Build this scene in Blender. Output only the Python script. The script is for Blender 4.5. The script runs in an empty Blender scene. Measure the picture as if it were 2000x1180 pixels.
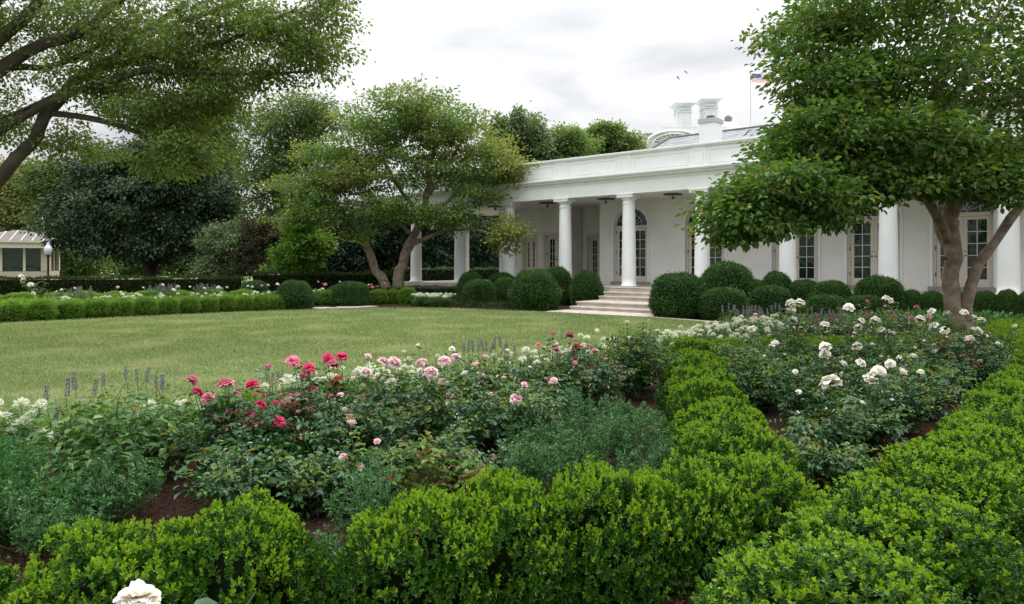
import bpy, math, random
import numpy as np
from mathutils import Vector, Matrix
R = math.radians
rng = np.random.default_rng(7)
random.seed(7)
S = bpy.context.scene
col = S.collection

# ------------------------------------------------------------------ camera, sky, sun, exposure
EYE = 1.7; F = 1400.0; CX = 1000.0; HY = 515.0        # focal length and horizon in pixels of the 2000 px photograph
cam_d = bpy.data.cameras.new("camera"); cam = bpy.data.objects.new("camera", cam_d); col.objects.link(cam)
cam_d.sensor_width = 36; cam_d.lens = 36*F/2000; cam_d.shift_y = -(590-HY)/2000
cam_d.clip_start = 0.05; cam_d.clip_end = 2000
cam.location = (0, 0, EYE); cam.rotation_euler = (R(90), 0, 0)
S.camera = cam
S.view_settings.view_transform = 'Standard'; S.view_settings.look = 'None'
S.view_settings.exposure = 0.36; S.view_settings.gamma = 1

SUN_AZ = R(38)      # from +Y towards +X
SUN_EL = R(40)
w = bpy.data.worlds.new("World"); S.world = w; w.use_nodes = True
nt = w.node_tree; nt.nodes.clear()
def N(nt, t, **k):
    n = nt.nodes.new(t)
    for a, b in k.items(): setattr(n, a, b)
    return n
def math_n(nt, op, a, b=None, c=None, clamp=False):
    n = nt.nodes.new('ShaderNodeMath'); n.operation = op; n.use_clamp = clamp
    for i, v in enumerate((a, b, c)):
        if v is None: continue
        if isinstance(v, (int, float)): n.inputs[i].default_value = v
        else: nt.links.new(v, n.inputs[i])
    return n.outputs[0]
def build_world():
    L = nt.links.new
    out = N(nt, 'ShaderNodeOutputWorld')
    sky = N(nt, 'ShaderNodeTexSky', sky_type='NISHITA', sun_disc=False)
    sky.sun_elevation = SUN_EL; sky.sun_rotation = SUN_AZ; sky.air_density = 1.0; sky.dust_density = 3.0
    bg1 = N(nt, 'ShaderNodeBackground'); bg1.inputs[1].default_value = 0.10
    L(sky.outputs[0], bg1.inputs[0])
    tc = N(nt, 'ShaderNodeTexCoord')
    sx = N(nt, 'ShaderNodeSeparateXYZ'); L(tc.outputs['Generated'], sx.inputs[0])
    z = math_n(nt, 'MAXIMUM', sx.outputs[2], 0.0)
    zz = math_n(nt, 'ADD', z, 0.22)
    u = math_n(nt, 'DIVIDE', sx.outputs[0], zz); v = math_n(nt, 'DIVIDE', sx.outputs[1], zz)
    cb = N(nt, 'ShaderNodeCombineXYZ'); L(u, cb.inputs[0]); L(v, cb.inputs[1]); cb.inputs[2].default_value = 8.1
    no = N(nt, 'ShaderNodeTexNoise'); no.inputs['Scale'].default_value = 1.35; no.inputs['Detail'].default_value = 5
    no.inputs['Roughness'].default_value = 0.5; no.inputs['Distortion'].default_value = 0.35
    L(cb.outputs[0], no.inputs['Vector'])
    rp = N(nt, 'ShaderNodeValToRGB'); L(no.outputs[0], rp.inputs[0])
    e = rp.color_ramp.elements
    e[0].position = 0.34; e[0].color = (0.60, 0.62, 0.65, 1)
    e[1].position = 0.58; e[1].color = (1, 1, 1, 1)
    m = rp.color_ramp.elements.new(0.47); m.color = (0.87, 0.88, 0.90, 1)
    # overcast sky: the zenith about three times as bright as the horizon
    st = math_n(nt, 'MULTIPLY_ADD', math_n(nt, 'POWER', z, 2.0), 3.1, 0.70)
    bg2 = N(nt, 'ShaderNodeBackground'); L(rp.outputs[0], bg2.inputs[0]); L(st, bg2.inputs[1])
    mx = N(nt, 'ShaderNodeMixShader'); mx.inputs[0].default_value = 0.93
    L(bg1.outputs[0], mx.inputs[1]); L(bg2.outputs[0], mx.inputs[2]); L(mx.outputs[0], out.inputs[0])
build_world()
sd = bpy.data.lights.new("sun", 'SUN'); sd.energy = 1.5; sd.angle = R(18); sd.color = (1, 0.93, 0.80)
sun = bpy.data.objects.new("sun", sd); col.objects.link(sun)
d = Vector((math.sin(SUN_AZ)*math.cos(SUN_EL), math.cos(SUN_AZ)*math.cos(SUN_EL), math.sin(SUN_EL)))
sun.rotation_euler = d.to_track_quat('Z', 'Y').to_euler()
S.cycles.max_bounces = 6; S.cycles.diffuse_bounces = 2; S.cycles.glossy_bounces = 2; S.cycles.transmission_bounces = 3
S.cycles.transparent_max_bounces = 4

# ------------------------------------------------------------------ materials
def new_mat(name):
    m = bpy.data.materials.new(name); m.use_nodes = True
    return m, m.node_tree, m.node_tree.nodes['Principled BSDF']
def plain(name, c, rough=0.6, spec=0.4, bump=0.0, bscale=40, var=0.0, vscale=3, metal=0):
    m, t, p = new_mat(name)
    p.inputs['Base Color'].default_value = (*c, 1); p.inputs['Roughness'].default_value = rough
    p.inputs['Specular IOR Level'].default_value = spec; p.inputs['Metallic'].default_value = metal
    tc = t.nodes.new('ShaderNodeTexCoord')
    if var > 0:
        n = t.nodes.new('ShaderNodeTexNoise'); n.inputs['Scale'].default_value = vscale; n.inputs['Detail'].default_value = 6
        t.links.new(tc.outputs['Object'], n.inputs['Vector'])
        r = t.nodes.new('ShaderNodeValToRGB'); t.links.new(n.outputs[0], r.inputs[0])
        r.color_ramp.elements[0].position = .3; r.color_ramp.elements[1].position = .7
        r.color_ramp.elements[0].color = (*[x*(1-var) for x in c], 1)
        r.color_ramp.elements[1].color = (*[min(1, x*(1+var)) for x in c], 1)
        t.links.new(r.outputs[0], p.inputs['Base Color'])
    if bump > 0:
        n = t.nodes.new('ShaderNodeTexNoise'); n.inputs['Scale'].default_value = bscale; n.inputs['Detail'].default_value = 5
        t.links.new(tc.outputs['Object'], n.inputs['Vector'])
        b = t.nodes.new('ShaderNodeBump'); b.inputs['Strength'].default_value = bump; b.inputs['Distance'].default_value = .02
        t.links.new(n.outputs[0], b.inputs['Height']); t.links.new(b.outputs[0], p.inputs['Normal'])
    return m
def leafmat(name, cols, trans=0.25, rough=0.45, spec=0.35, tcol=None, patch=None, pscale=2.0, grad=None):
    """each leaf (mesh island) takes its own colour out of a ramp; patch: second tone for whole boughs"""
    m, t, p = new_mat(name)
    L = t.links.new
    g = t.nodes.new('ShaderNodeNewGeometry')
    r = t.nodes.new('ShaderNodeValToRGB'); L(g.outputs['Random Per Island'], r.inputs[0])
    e = r.color_ramp.elements
    n = len(cols)
    e[0].color = (*cols[0], 1); e[1].color = (*cols[-1], 1); e[1].position = 1.0
    for i in range(1, n-1):
        k = e.new(i/(n-1)); k.color = (*cols[i], 1)
    c = r.outputs[0]
    if patch:
        tc = t.nodes.new('ShaderNodeTexCoord'); no = t.nodes.new('ShaderNodeTexNoise')
        no.inputs['Scale'].default_value = pscale; no.inputs['Detail'].default_value = 2
        L(tc.outputs['Object'], no.inputs['Vector'])
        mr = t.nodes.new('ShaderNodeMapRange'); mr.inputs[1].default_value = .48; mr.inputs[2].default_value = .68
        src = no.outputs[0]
        if grad:      # one side of the crown is toned differently: the second tone gathers beyond grad[0] metres along x
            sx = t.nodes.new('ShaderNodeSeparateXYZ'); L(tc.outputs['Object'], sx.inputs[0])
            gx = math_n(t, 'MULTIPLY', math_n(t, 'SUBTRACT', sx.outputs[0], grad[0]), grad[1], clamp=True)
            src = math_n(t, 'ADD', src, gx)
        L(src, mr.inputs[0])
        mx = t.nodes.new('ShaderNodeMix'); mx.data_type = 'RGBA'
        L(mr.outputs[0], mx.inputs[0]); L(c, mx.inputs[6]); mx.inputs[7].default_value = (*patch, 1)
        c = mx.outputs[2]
    L(c, p.inputs['Base Color']); p.inputs['Roughness'].default_value = rough
    p.inputs['Specular IOR Level'].default_value = spec
    if trans > 0:
        tr = t.nodes.new('ShaderNodeBsdfTranslucent')
        h = t.nodes.new('ShaderNodeMix'); h.data_type = 'RGBA'; h.blend_type = 'MULTIPLY'; h.inputs[0].default_value = 1
        L(c, h.inputs[6]); h.inputs[7].default_value = (*(tcol or (1.6, 1.5, .6)), 1)
        L(h.outputs[2], tr.inputs[0])
        ms = t.nodes.new('ShaderNodeMixShader'); ms.inputs[0].default_value = trans
        L(p.outputs[0], ms.inputs[1]); L(tr.outputs[0], ms.inputs[2])
        L(ms.outputs[0], t.nodes['Material Output'].inputs[0])
    return m

M = {}
M['white'] = plain('white_paint', (.80, .82, .81), .5, .3, var=.045, vscale=1.7, bump=.12, bscale=22)
M['wall'] = plain('white_wall_paint', (.80, .79, .755), .7, .2, var=.06, vscale=1.1, bump=.22, bscale=16)
M['cream'] = plain('cream_paint', (.68, .63, .55), .5, .35, var=.04, vscale=2)
M['muntin'] = plain('muntin_paint', (.72, .71, .66), .5, .35)
M['stone'] = plain('limestone', (.49, .435, .375), .75, .25, var=.2, vscale=2.6, bump=.25, bscale=26)
M['sill'] = plain('sill_stone', (.30, .285, .275), .7, .25, var=.1, vscale=4, bump=.1)
M['chimney_white'] = plain('shaded_white_paint', (.62, .635, .64), .7, .2, var=.08, vscale=.8)  # white paint greyed so the colour carries the chimneys' shading against the sky
M['black'] = plain('black_metal', (.02, .02, .022), .4, .5)
M['brass'] = plain('dark_brass', (.07, .05, .03), .4, .5, metal=.5)
M['grey'] = plain('grey_metal', (.42, .43, .44), .45, .5, var=.05)
M['lead'] = plain('lead_flashing', (.16, .16, .17), .6, .4)
M['core'] = plain('shaded_twig_inside', (.006, .009, .004), 1.0, 0)  # twiggy interior blackened: shade of the leaf gaps is in the colour
M['booth_roof'] = plain('standing_seam_metal', (.115, .10, .09), .5, .4, var=.1)
M['bark'] = plain('magnolia_bark', (.235, .185, .14), .85, .15, bump=1.0, bscale=11, var=.45, vscale=6)
M['bark_dark'] = plain('dark_bark', (.065, .055, .045), .9, .1, bump=.9, bscale=9, var=.35, vscale=3)
M['stem'] = plain('green_stem', (.06, .09, .03), .6, .3, var=.3, vscale=10)
M['tag'] = plain('black_tag', (.012, .012, .014), .35, .5)
M['booth'] = plain('booth_stucco', (.46, .40, .33), .7, .2, var=.05)
M['booth_trim'] = plain('booth_trim', (.60, .55, .47), .6, .3, var=.04)
M['globe'] = plain('lamp_globe', (.62, .66, .70), .25, .5)
M['bird'] = plain('bird_feathers', (.03, .03, .03), .8, .1)
M['yellow'] = plain('stamen_yellow', (.65, .45, .08), .7, .2)

def glass_mat():
    m, t, p = new_mat('window_glass')
    p.inputs['Base Color'].default_value = (.012, .030, .020, 1); p.inputs['Roughness'].default_value = .03  # dark green tint stands in for the reflected garden trees
    p.inputs['Specular IOR Level'].default_value = .4
    tc = t.nodes.new('ShaderNodeTexCoord'); n = t.nodes.new('ShaderNodeTexNoise'); n.inputs['Scale'].default_value = 3.5
    t.links.new(tc.outputs['Object'], n.inputs['Vector'])
    b = t.nodes.new('ShaderNodeBump'); b.inputs['Strength'].default_value = .25; b.inputs['Distance'].default_value = .03
    t.links.new(n.outputs[0], b.inputs['Height']); t.links.new(b.outputs[0], p.inputs['Normal'])
    return m
M['glass'] = glass_mat()
def slate_mat():
    m, t, p = new_mat('slate')
    tc = t.nodes.new('ShaderNodeTexCoord')
    br = t.nodes.new('ShaderNodeTexBrick'); br.inputs['Scale'].default_value = 1.0
    br.inputs['Brick Width'].default_value = .45; br.inputs['Row Height'].default_value = .16
    br.inputs['Mortar Size'].default_value = .012; br.offset = .5
    br.inputs['Color1'].default_value = (.36, .37, .37, 1); br.inputs['Color2'].default_value = (.22, .24, .25, 1)
    br.inputs['Mortar'].default_value = (.10, .10, .11, 1); br.inputs['Bias'].default_value = -.1
    t.links.new(tc.outputs['UV'], br.inputs['Vector']); t.links.new(br.outputs[0], p.inputs['Base Color'])
    p.inputs['Roughness'].default_value = .6
    return m
M['slate'] = slate_mat()
def lawn_mat():
    m, t, p = new_mat('lawn_turf')
    tc = t.nodes.new('ShaderNodeTexCoord')
    n = t.nodes.new('ShaderNodeTexNoise'); n.inputs['Scale'].default_value = .55; n.inputs['Detail'].default_value = 8; n.inputs['Roughness'].default_value = .65
    t.links.new(tc.outputs['Object'], n.inputs['Vector'])
    r = t.nodes.new('ShaderNodeValToRGB'); t.links.new(n.outputs[0], r.inputs[0])
    r.color_ramp.elements[0].position = .32; r.color_ramp.elements[0].color = (.095, .145, .05, 1)
    r.color_ramp.elements[1].position = .68; r.color_ramp.elements[1].color = (.23, .27, .13, 1)
    n2 = t.nodes.new('ShaderNodeTexNoise'); n2.inputs['Scale'].default_value = 45; n2.inputs['Detail'].default_value = 4
    t.links.new(tc.outputs['Object'], n2.inputs['Vector'])
    mx = t.nodes.new('ShaderNodeMix'); mx.data_type = 'RGBA'; mx.blend_type = 'OVERLAY'; mx.inputs[0].default_value = .7
    t.links.new(r.outputs[0], mx.inputs[6]); t.links.new(n2.outputs[0], mx.inputs[7])
    t.links.new(mx.outputs[2], p.inputs['Base Color']); p.inputs['Roughness'].default_value = .9
    p.inputs['Specular IOR Level'].default_value = .1
    b = t.nodes.new('ShaderNodeBump'); b.inputs['Strength'].default_value = .6; b.inputs['Distance'].default_value = .03
    t.links.new(n2.outputs[0], b.inputs['Height']); t.links.new(b.outputs[0], p.inputs['Normal'])
    return m
M['lawn'] = lawn_mat()
M['mulch'] = plain('mulch', (.040, .024, .017), .95, .05, bump=1.0, bscale=35, var=.55, vscale=25)
def blade_mat():
    m = leafmat('grass_blades', [(.11, .18, .065), (.155, .225, .085), (.21, .28, .11), (.34, .36, .20)], .2, .6, .15, patch=(.31, .345, .18), pscale=.7)
    return m
M['grass'] = blade_mat()
M['chip'] = leafmat('bark_chips', [(.028, .015, .011), (.06, .032, .022), (.11, .06, .038)], 0, .9, .1)

M['box'] = leafmat('box_leaf', [(.014, .052, .004), (.030, .10, .006), (.055, .15, .009), (.024, .08, .005)], .15, .36, .32)
M['box_tip'] = leafmat('box_new_toplit_leaf', [(.07, .19, .010), (.15, .29, .014), (.28, .38, .03)], .28, .38, .3)
M['topiary'] = leafmat('topiary_leaf', [(.014, .048, .010), (.03, .088, .016), (.055, .13, .022)], .12, .45, .3, patch=(.055, .12, .02), pscale=3.5)
M['topiary_bright'] = leafmat('low_box_leaf', [(.06, .15, .016), (.12, .25, .025), (.20, .33, .04)], .3, .45, .3)
M['hedge_dark'] = leafmat('dark_hedge_leaf', [(.018, .035, .010), (.03, .055, .015), (.055, .065, .025)], .1, .7, .1)
M['rose_leaf'] = leafmat('rose_leaf', [(.012, .048, .014), (.026, .09, .024), (.05, .135, .036), (.02, .07, .02)], .14, .32, .5)
M['rose_young'] = leafmat('young_rose_leaf', [(.05, .12, .02), (.09, .19, .03), (.15, .22, .04), (.18, .12, .04)], .3, .4, .35)
M['red_leaf'] = leafmat('red_new_leaf', [(.12, .03, .02), (.18, .06, .03), (.10, .07, .03)], .25, .4, .35)
M['feather'] = leafmat('feathery_leaf', [(.025, .085, .022), (.055, .145, .042), (.12, .24, .09)], .2, .6, .2, tcol=(1.2, 1.3, .9))
M['feather_green'] = leafmat('green_feathery_leaf', [(.025, .10, .025), (.04, .14, .035), (.07, .19, .05)], .25, .6, .2)
M['cleome_leaf'] = leafmat('bed_leaf', [(.035, .10, .022), (.06, .155, .035), (.10, .21, .05)], .2, .4, .4)
M['spike'] = leafmat('lavender_florets', [(.20, .19, .26), (.28, .27, .34), (.17, .18, .18)], .15, .7, .1)
def petal(name, cs, tr=.3): return leafmat(name, cs, tr, .55, .2, tcol=(1.1, 1.0, 1.0))
M['hot_pink'] = petal('hot_pink_petal', [(.62, .03, .11), (.75, .07, .18), (.70, .12, .24)])
M['pink'] = petal('pink_petal', [(.72, .16, .28), (.80, .28, .38), (.82, .36, .44)])
M['pale_pink'] = petal('pale_pink_petal', [(.82, .48, .54), (.86, .62, .64), (.88, .70, .70)])
M['white_petal'] = petal('cream_white_petal', [(.82, .80, .66), (.88, .87, .76), (.90, .90, .84)])
M['white_floret'] = petal('white_floret', [(.70, .76, .60), (.85, .87, .78), (.60, .70, .40)])

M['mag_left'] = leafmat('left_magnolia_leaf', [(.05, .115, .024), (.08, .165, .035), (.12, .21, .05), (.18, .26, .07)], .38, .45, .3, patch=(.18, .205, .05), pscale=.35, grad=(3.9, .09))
M['mag_right'] = leafmat('right_magnolia_leaf', [(.032, .088, .018), (.055, .13, .026), (.095, .19, .04), (.16, .26, .06), (.055, .13, .026), (.075, .16, .034), (.06, .135, .026), (.23, .23, .05)], .42, .4, .35)
M['elm'] = leafmat('elm_leaf', [(.05, .095, .024), (.08, .135, .034), (.12, .175, .05), (.165, .21, .065)], .46, .5, .25)
M['dark_tree'] = leafmat('dark_tree_leaf', [(.013, .034, .014), (.023, .054, .02), (.04, .078, .03), (.065, .105, .042)], .15, .5, .25)
M['yellow_tree'] = leafmat('yellow_green_leaf', [(.05, .10, .028), (.08, .14, .038), (.12, .18, .05)], .3, .5, .2)
M['mid_tree'] = leafmat('mid_green_leaf', [(.05, .105, .028), (.08, .14, .038), (.12, .18, .05)], .36, .5, .2)
M['bright_tree'] = leafmat('bright_green_leaf', [(.06, .14, .018), (.10, .21, .025), (.16, .28, .04)], .35, .5, .2)
M['red_tree'] = leafmat('bronze_maple_leaf', [(.05, .05, .028), (.07, .06, .034), (.085, .085, .045)], .2, .6, .15)
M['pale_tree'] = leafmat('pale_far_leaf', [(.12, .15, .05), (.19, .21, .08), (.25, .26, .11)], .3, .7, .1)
M['holly'] = leafmat('holly_leaf', [(.007, .02, .009), (.012, .034, .014), (.02, .05, .02)], .08, .5, .25)
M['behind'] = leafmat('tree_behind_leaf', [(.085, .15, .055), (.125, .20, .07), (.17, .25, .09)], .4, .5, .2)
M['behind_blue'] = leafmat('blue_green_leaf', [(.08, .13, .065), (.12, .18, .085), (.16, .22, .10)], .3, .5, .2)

# ------------------------------------------------------------------ helpers
def G(px, py, z=0.0):
    """point of the ground (or of height z) seen at that pixel"""
    Y = (EYE - z)*F/(py - HY); return Vector(((px-CX)/F*Y, Y, z))
def Q(px, py, Y):
    """point at distance Y seen at that pixel"""
    return Vector(((px-CX)/F*Y, Y, EYE + (HY-py)/F*Y))
def link(name, me, mats=(), parent=None):
    o = bpy.data.objects.new(name, me); col.objects.link(o)
    for m in mats: me.materials.append(M[m] if isinstance(m, str) else m)
    if parent: o.parent = parent
    return o
def tag(o, label=None, cat=None, group=None, kind=None):
    if label: o['label'] = label
    if cat: o['category'] = cat
    if group: o['group'] = group
    if kind: o['kind'] = kind
    return o
def empty(name, loc=(0, 0, 0), rz=0, label=None, cat=None, group=None, sc=None):
    o = bpy.data.objects.new(name, None); col.objects.link(o); o.location = loc; o.rotation_euler = (0, 0, rz)
    o.empty_display_size = .1
    if sc: o.scale = sc if hasattr(sc, '__len__') else (sc, sc, sc)
    return tag(o, label, cat, group)
def copy_tree(o, parent=None):
    c = o.copy(); col.objects.link(c); c.parent = parent
    for k in ('label', 'category', 'group'):
        if parent is None and k in c: del c[k]
    for ch in list(o.children): copy_tree(ch, c)
    return c
def npmesh(name, V, Fq, mi=None, smooth=False):
    """mesh from a vertex array and an array of equal-sided faces"""
    me = bpy.data.meshes.new(name); V = np.ascontiguousarray(V, dtype=np.float32); Fq = np.ascontiguousarray(Fq, dtype=np.int32)
    nf, k = Fq.shape
    me.vertices.add(len(V)); me.vertices.foreach_set('co', V.ravel())
    me.loops.add(nf*k); me.loops.foreach_set('vertex_index', Fq.ravel())
    me.polygons.add(nf); me.polygons.foreach_set('loop_start', np.arange(nf, dtype=np.int32)*k)
    if mi is not None: me.polygons.foreach_set('material_index', np.ascontiguousarray(mi, dtype=np.int32))
    me.polygons.foreach_set('use_smooth', np.full(nf, smooth, dtype=bool))
    me.update(calc_edges=True)
    return me
class MB:
    """collects boxes, lathes and tubes into one mesh"""
    def __init__(s): s.v = []; s.f = []; s.sm = []
    def add(s, vs, fs, smooth=False):
        n = len(s.v); s.v += [tuple(v) for v in vs]; s.f += [tuple(i+n for i in f) for f in fs]; s.sm += [smooth]*len(fs); return s
    def box(s, x0, x1, y0, y1, z0, z1):
        return s.add([(x0,y0,z0),(x1,y0,z0),(x1,y1,z0),(x0,y1,z0),(x0,y0,z1),(x1,y0,z1),(x1,y1,z1),(x0,y1,z1)],
                     [(0,3,2,1),(4,5,6,7),(0,1,5,4),(1,2,6,5),(2,3,7,6),(3,0,4,7)])
    def frustum(s, x0,x1,y0,y1,z0, X0,X1,Y0,Y1,z1):
        return s.add([(x0,y0,z0),(x1,y0,z0),(x1,y1,z0),(x0,y1,z0),(X0,Y0,z1),(X1,Y0,z1),(X1,Y1,z1),(X0,Y1,z1)],
                     [(0,3,2,1),(4,5,6,7),(0,1,5,4),(1,2,6,5),(2,3,7,6),(3,0,4,7)])
    def lathe(s, prof, seg=24, c=(0, 0), z=0, cap=True):
        vs = []; n = len(prof)
        for r, h in prof:
            for k in range(seg):
                a = 2*math.pi*k/seg; vs.append((c[0]+r*math.cos(a), c[1]+r*math.sin(a), z+h))
        fs = [(i*seg+k, i*seg+(k+1) % seg, (i+1)*seg+(k+1) % seg, (i+1)*seg+k) for i in range(n-1) for k in range(seg)]
        s.add(vs, fs, True)
        if cap: s.add([vs[k] for k in range(seg)][::-1], [tuple(range(seg))]); s.add(vs[-seg:], [tuple(range(seg))])
        return s
    def prism(s, prof, x0, x1):
        """profile of (y,z) points, counter-clockwise, drawn out along x"""
        n = len(prof); vs = [(x0, y, z) for y, z in prof] + [(x1, y, z) for y, z in prof]
        fs = [(i, (i+1) % n, n+(i+1) % n, n+i) for i in range(n)]
        return s.add(vs, fs + [tuple(range(n))[::-1], tuple(range(n, 2*n))])
    def tube(s, pts, rad, seg=8, closed=False):
        pts = [Vector(p) for p in pts]; n = len(pts)
        if not hasattr(rad, '__len__'): rad = [rad]*n
        vs = []; up = None
        for i, p in enumerate(pts):
            t = (pts[min(i+1, n-1)] - pts[max(i-1, 0)]).normalized()
            if up is None: up = t.orthogonal().normalized()
            up = (up - t*up.dot(t)).normalized(); b = t.cross(up)
            for k in range(seg):
                a = 2*math.pi*k/seg; vs.append(p + (up*math.cos(a) + b*math.sin(a))*rad[i])
        fs = [(i*seg+k, i*seg+(k+1) % seg, (i+1)*seg+(k+1) % seg, (i+1)*seg+k) for i in range(n-1) for k in range(seg)]
        s.add(vs, fs, True); s.add(vs[:seg], [tuple(range(seg))[::-1]]); s.add(vs[-seg:], [tuple(range(seg))])
        return s
    def build(s, name, mats, parent=None, bevel=0):
        me = bpy.data.meshes.new(name); me.from_pydata(s.v, [], s.f)
        me.polygons.foreach_set('use_smooth', s.sm); me.update()
        o = link(name, me, mats if isinstance(mats, (list, tuple)) else (mats,), parent)
        if bevel:
            b = o.modifiers.new('bevel', 'BEVEL'); b.width = bevel; b.segments = 2; b.limit_method = 'ANGLE'
        return o
def unit(a): return a/np.maximum(np.linalg.norm(a, axis=-1, keepdims=True), 1e-9)
def sph(n): return unit(rng.normal(size=(n, 3)))
def leaf_arrays(P, D, Nn, L, W, fold=.25, six=True):
    """P base points, D tip directions, Nn face normals; six-sided folded leaves or plain diamonds"""
    D = unit(D); Sd = unit(np.cross(D, Nn)); Up = np.cross(Sd, D)
    L = np.broadcast_to(L, (len(P),))[:, None]; W = np.broadcast_to(W, (len(P),))[:, None]
    n = len(P)
    if six:
        h = W*fold
        V = np.stack([P, P+D*L*.3+Sd*W*.46+Up*h, P+D*L*.68+Sd*W*.42+Up*h, P+D*L-Up*h*.6,
                      P+D*L*.68-Sd*W*.42+Up*h, P+D*L*.3-Sd*W*.46+Up*h], 1).reshape(-1, 3)
        b = (np.arange(n)*6)[:, None]
        Fq = np.concatenate([b+np.array([[0, 3, 2, 1]]), b+np.array([[0, 5, 4, 3]])], 1).reshape(-1, 4)
    else:
        V = np.stack([P, P+D*L*.5+Sd*W*.5, P+D*L, P+D*L*.5-Sd*W*.5], 1).reshape(-1, 3)
        b = (np.arange(n)*4)[:, None]; Fq = b+np.array([[0, 1, 2, 3]])
    return V, Fq
def join(parts):
    """parts: (V, F, material index) -> one V, F, mi"""
    Vs, Fs, ms, o = [], [], [], 0
    for V, Fq, m in parts:
        Vs.append(V); Fs.append(Fq+o); ms.append(np.full(len(Fq), m)); o += len(V)
    return np.concatenate(Vs), np.concatenate(Fs), np.concatenate(ms)
def tubes_np(polys, seg=5):
    """many thin tapering tubes: list of (points (n,3), radii (n))"""
    Vs, Fs, o = [], [], 0
    ang = np.arange(seg)*2*np.pi/seg; ca, sa = np.cos(ang), np.sin(ang)
    for P, r in polys:
        P = np.asarray(P, float); r = np.asarray(r, float); n = len(P)
        T = unit(np.gradient(P, axis=0)); up = np.cross(T[0], (0.31, .87, .2)); up /= np.linalg.norm(up)
        fr = np.empty((n, seg, 3))
        for i in range(n):
            up = up - T[i]*up.dot(T[i]); up /= max(np.linalg.norm(up), 1e-9); b = np.cross(T[i], up)
            fr[i] = P[i] + r[i]*(ca[:, None]*up + sa[:, None]*b)
        Vs.append(fr.reshape(-1, 3))
        i = np.arange(n-1)[:, None]*seg; k = np.arange(seg)[None, :]; k2 = (k+1) % seg
        Fs.append(np.stack([i+k, i+k2, i+seg+k2, i+seg+k], -1).reshape(-1, 4)+o); o += n*seg
    return np.concatenate(Vs), np.concatenate(Fs)
def ordinal(i): return ['first','second','third','fourth','fifth','sixth','seventh','eighth','ninth','tenth','eleventh','twelfth','thirteenth','fourteenth','fifteenth','sixteenth','seventeenth','eighteenth','nineteenth','twentieth'][i]

# ------------------------------------------------------------------ the ground
def sheet(name, pts, z, mat, label=None):
    me = bpy.data.meshes.new(name); me.from_pydata([(p[0], p[1], z) for p in pts], [], [tuple(range(len(pts)))]); me.update()
    o = link(name, me, [mat]); tag(o, label, None, None, 'structure'); return o
sheet('ground', [(-700, -60), (700, -60), (700, 1400), (-700, 1400)], 0, 'lawn')
sheet('mulch_beds', [(-26, -2), (22, -2), (22, 16), (14, 30), (2, 46), (-30, 46), (-40, 20)], .004, 'mulch')
far_edge = [G(*p) for p in [(1425, 634), (1280, 622.5), (1080, 611), (850, 602), (700, 602.5), (600, 605), (280, 619), (0, 633), (-300, 650)]]
near_edge = [(-14, .8), (-4.9, 6.3), (-.5, 9.2), (3.1, 12.7), (7.4, 17.8)]
LAWN = [(p[0], p[1]) for p in near_edge] + [(p.x, p.y) for p in far_edge]
sheet('lawn', LAWN, .010, 'lawn')
def inside(P, poly):
    x, y = P[:, 0], P[:, 1]; r = np.zeros(len(P), bool); n = len(poly)
    for i in range(n):
        x1, y1 = poly[i]; x2, y2 = poly[(i+1) % n]
        c = ((y1 > y) != (y2 > y)); xi = (x2-x1)*(y-y1)/((y2-y1) if y2 != y1 else 1e-9)+x1
        r ^= c & (x < xi)
    return r
def make_grass():
    # denser close to the viewer; blades a little wider far off
    n = 900000; Y = 4+24*rng.random(n)**1.5; X = (rng.random(n)*1.85-1.12)*Y*.72
    P = np.stack([X, Y, np.full(n, .008)], 1); P = P[inside(P, LAWN)]
    P = P[rng.random(len(P)) < .75]
    n = len(P); k = np.clip(P[:, 1]/9, .8, 2.2)
    h = rng.uniform(.022, .058, n)*np.clip(P[:, 1]/14, .9, 1.3); wd = .0042*k
    a = rng.random(n)*6.283; lean = rng.uniform(.1, .9, n)
    D = np.stack([np.cos(a)*lean, np.sin(a)*lean, np.ones(n)], 1); b = rng.random(n)*6.283
    Sd = np.stack([np.cos(b), np.sin(b), np.zeros(n)], 1)
    V = np.stack([P-Sd*wd[:, None], P+Sd*wd[:, None], P+D*h[:, None]], 1).reshape(-1, 3)
    Fq = (np.arange(n)*3)[:, None]+np.array([[0, 1, 2]])
    o = link('grass', npmesh('grass', V, Fq), ['grass'])
    tag(o, 'short mown grass blades covering the lawn', 'grass', kind='stuff')
make_grass()
def make_chips():
    n = 60000; Y = 2.5+20*rng.random(n)**2.0; X = (rng.random(n)*2-1)*Y*.78
    P = np.stack([X, Y, rng.uniform(.006, .03, n)], 1); P = P[~inside(P, LAWN)]; n = len(P)
    D = sph(n); D[:, 2] *= .35
    Nn = np.stack([rng.normal(size=n)*.4, rng.normal(size=n)*.4, np.ones(n)], 1)
    V, Fq = leaf_arrays(P, D, Nn, rng.uniform(.015, .05, n), rng.uniform(.006, .016, n), six=False)
    o = link('mulch_chips', npmesh('mulch_chips', V, Fq), ['chip'])
    tag(o, 'dark red-brown shredded bark mulch between the plants', 'mulch', kind='stuff')
make_chips()

# ------------------------------------------------------------------ the colonnade building; local x runs along the front, y goes into it
FL = .76
A0 = Vector((4.73, 29, 0)); RZ = math.atan2(-.644, .765)
def LOC(a, d, z=0): return Vector((A0.x+.765*a+.644*d, A0.y-.644*a+.765*d, z))
SP = 3.17
bl = empty('colonnade_building', A0, RZ, 'long white building with a colonnade of round columns under a panelled parapet', 'building')
A_L, A_R = -13.3, 20.0
MB().box(A_L, A_R, -.62, 6.4, 0, FL).build('porch_floor', 'stone', bl)
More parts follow.
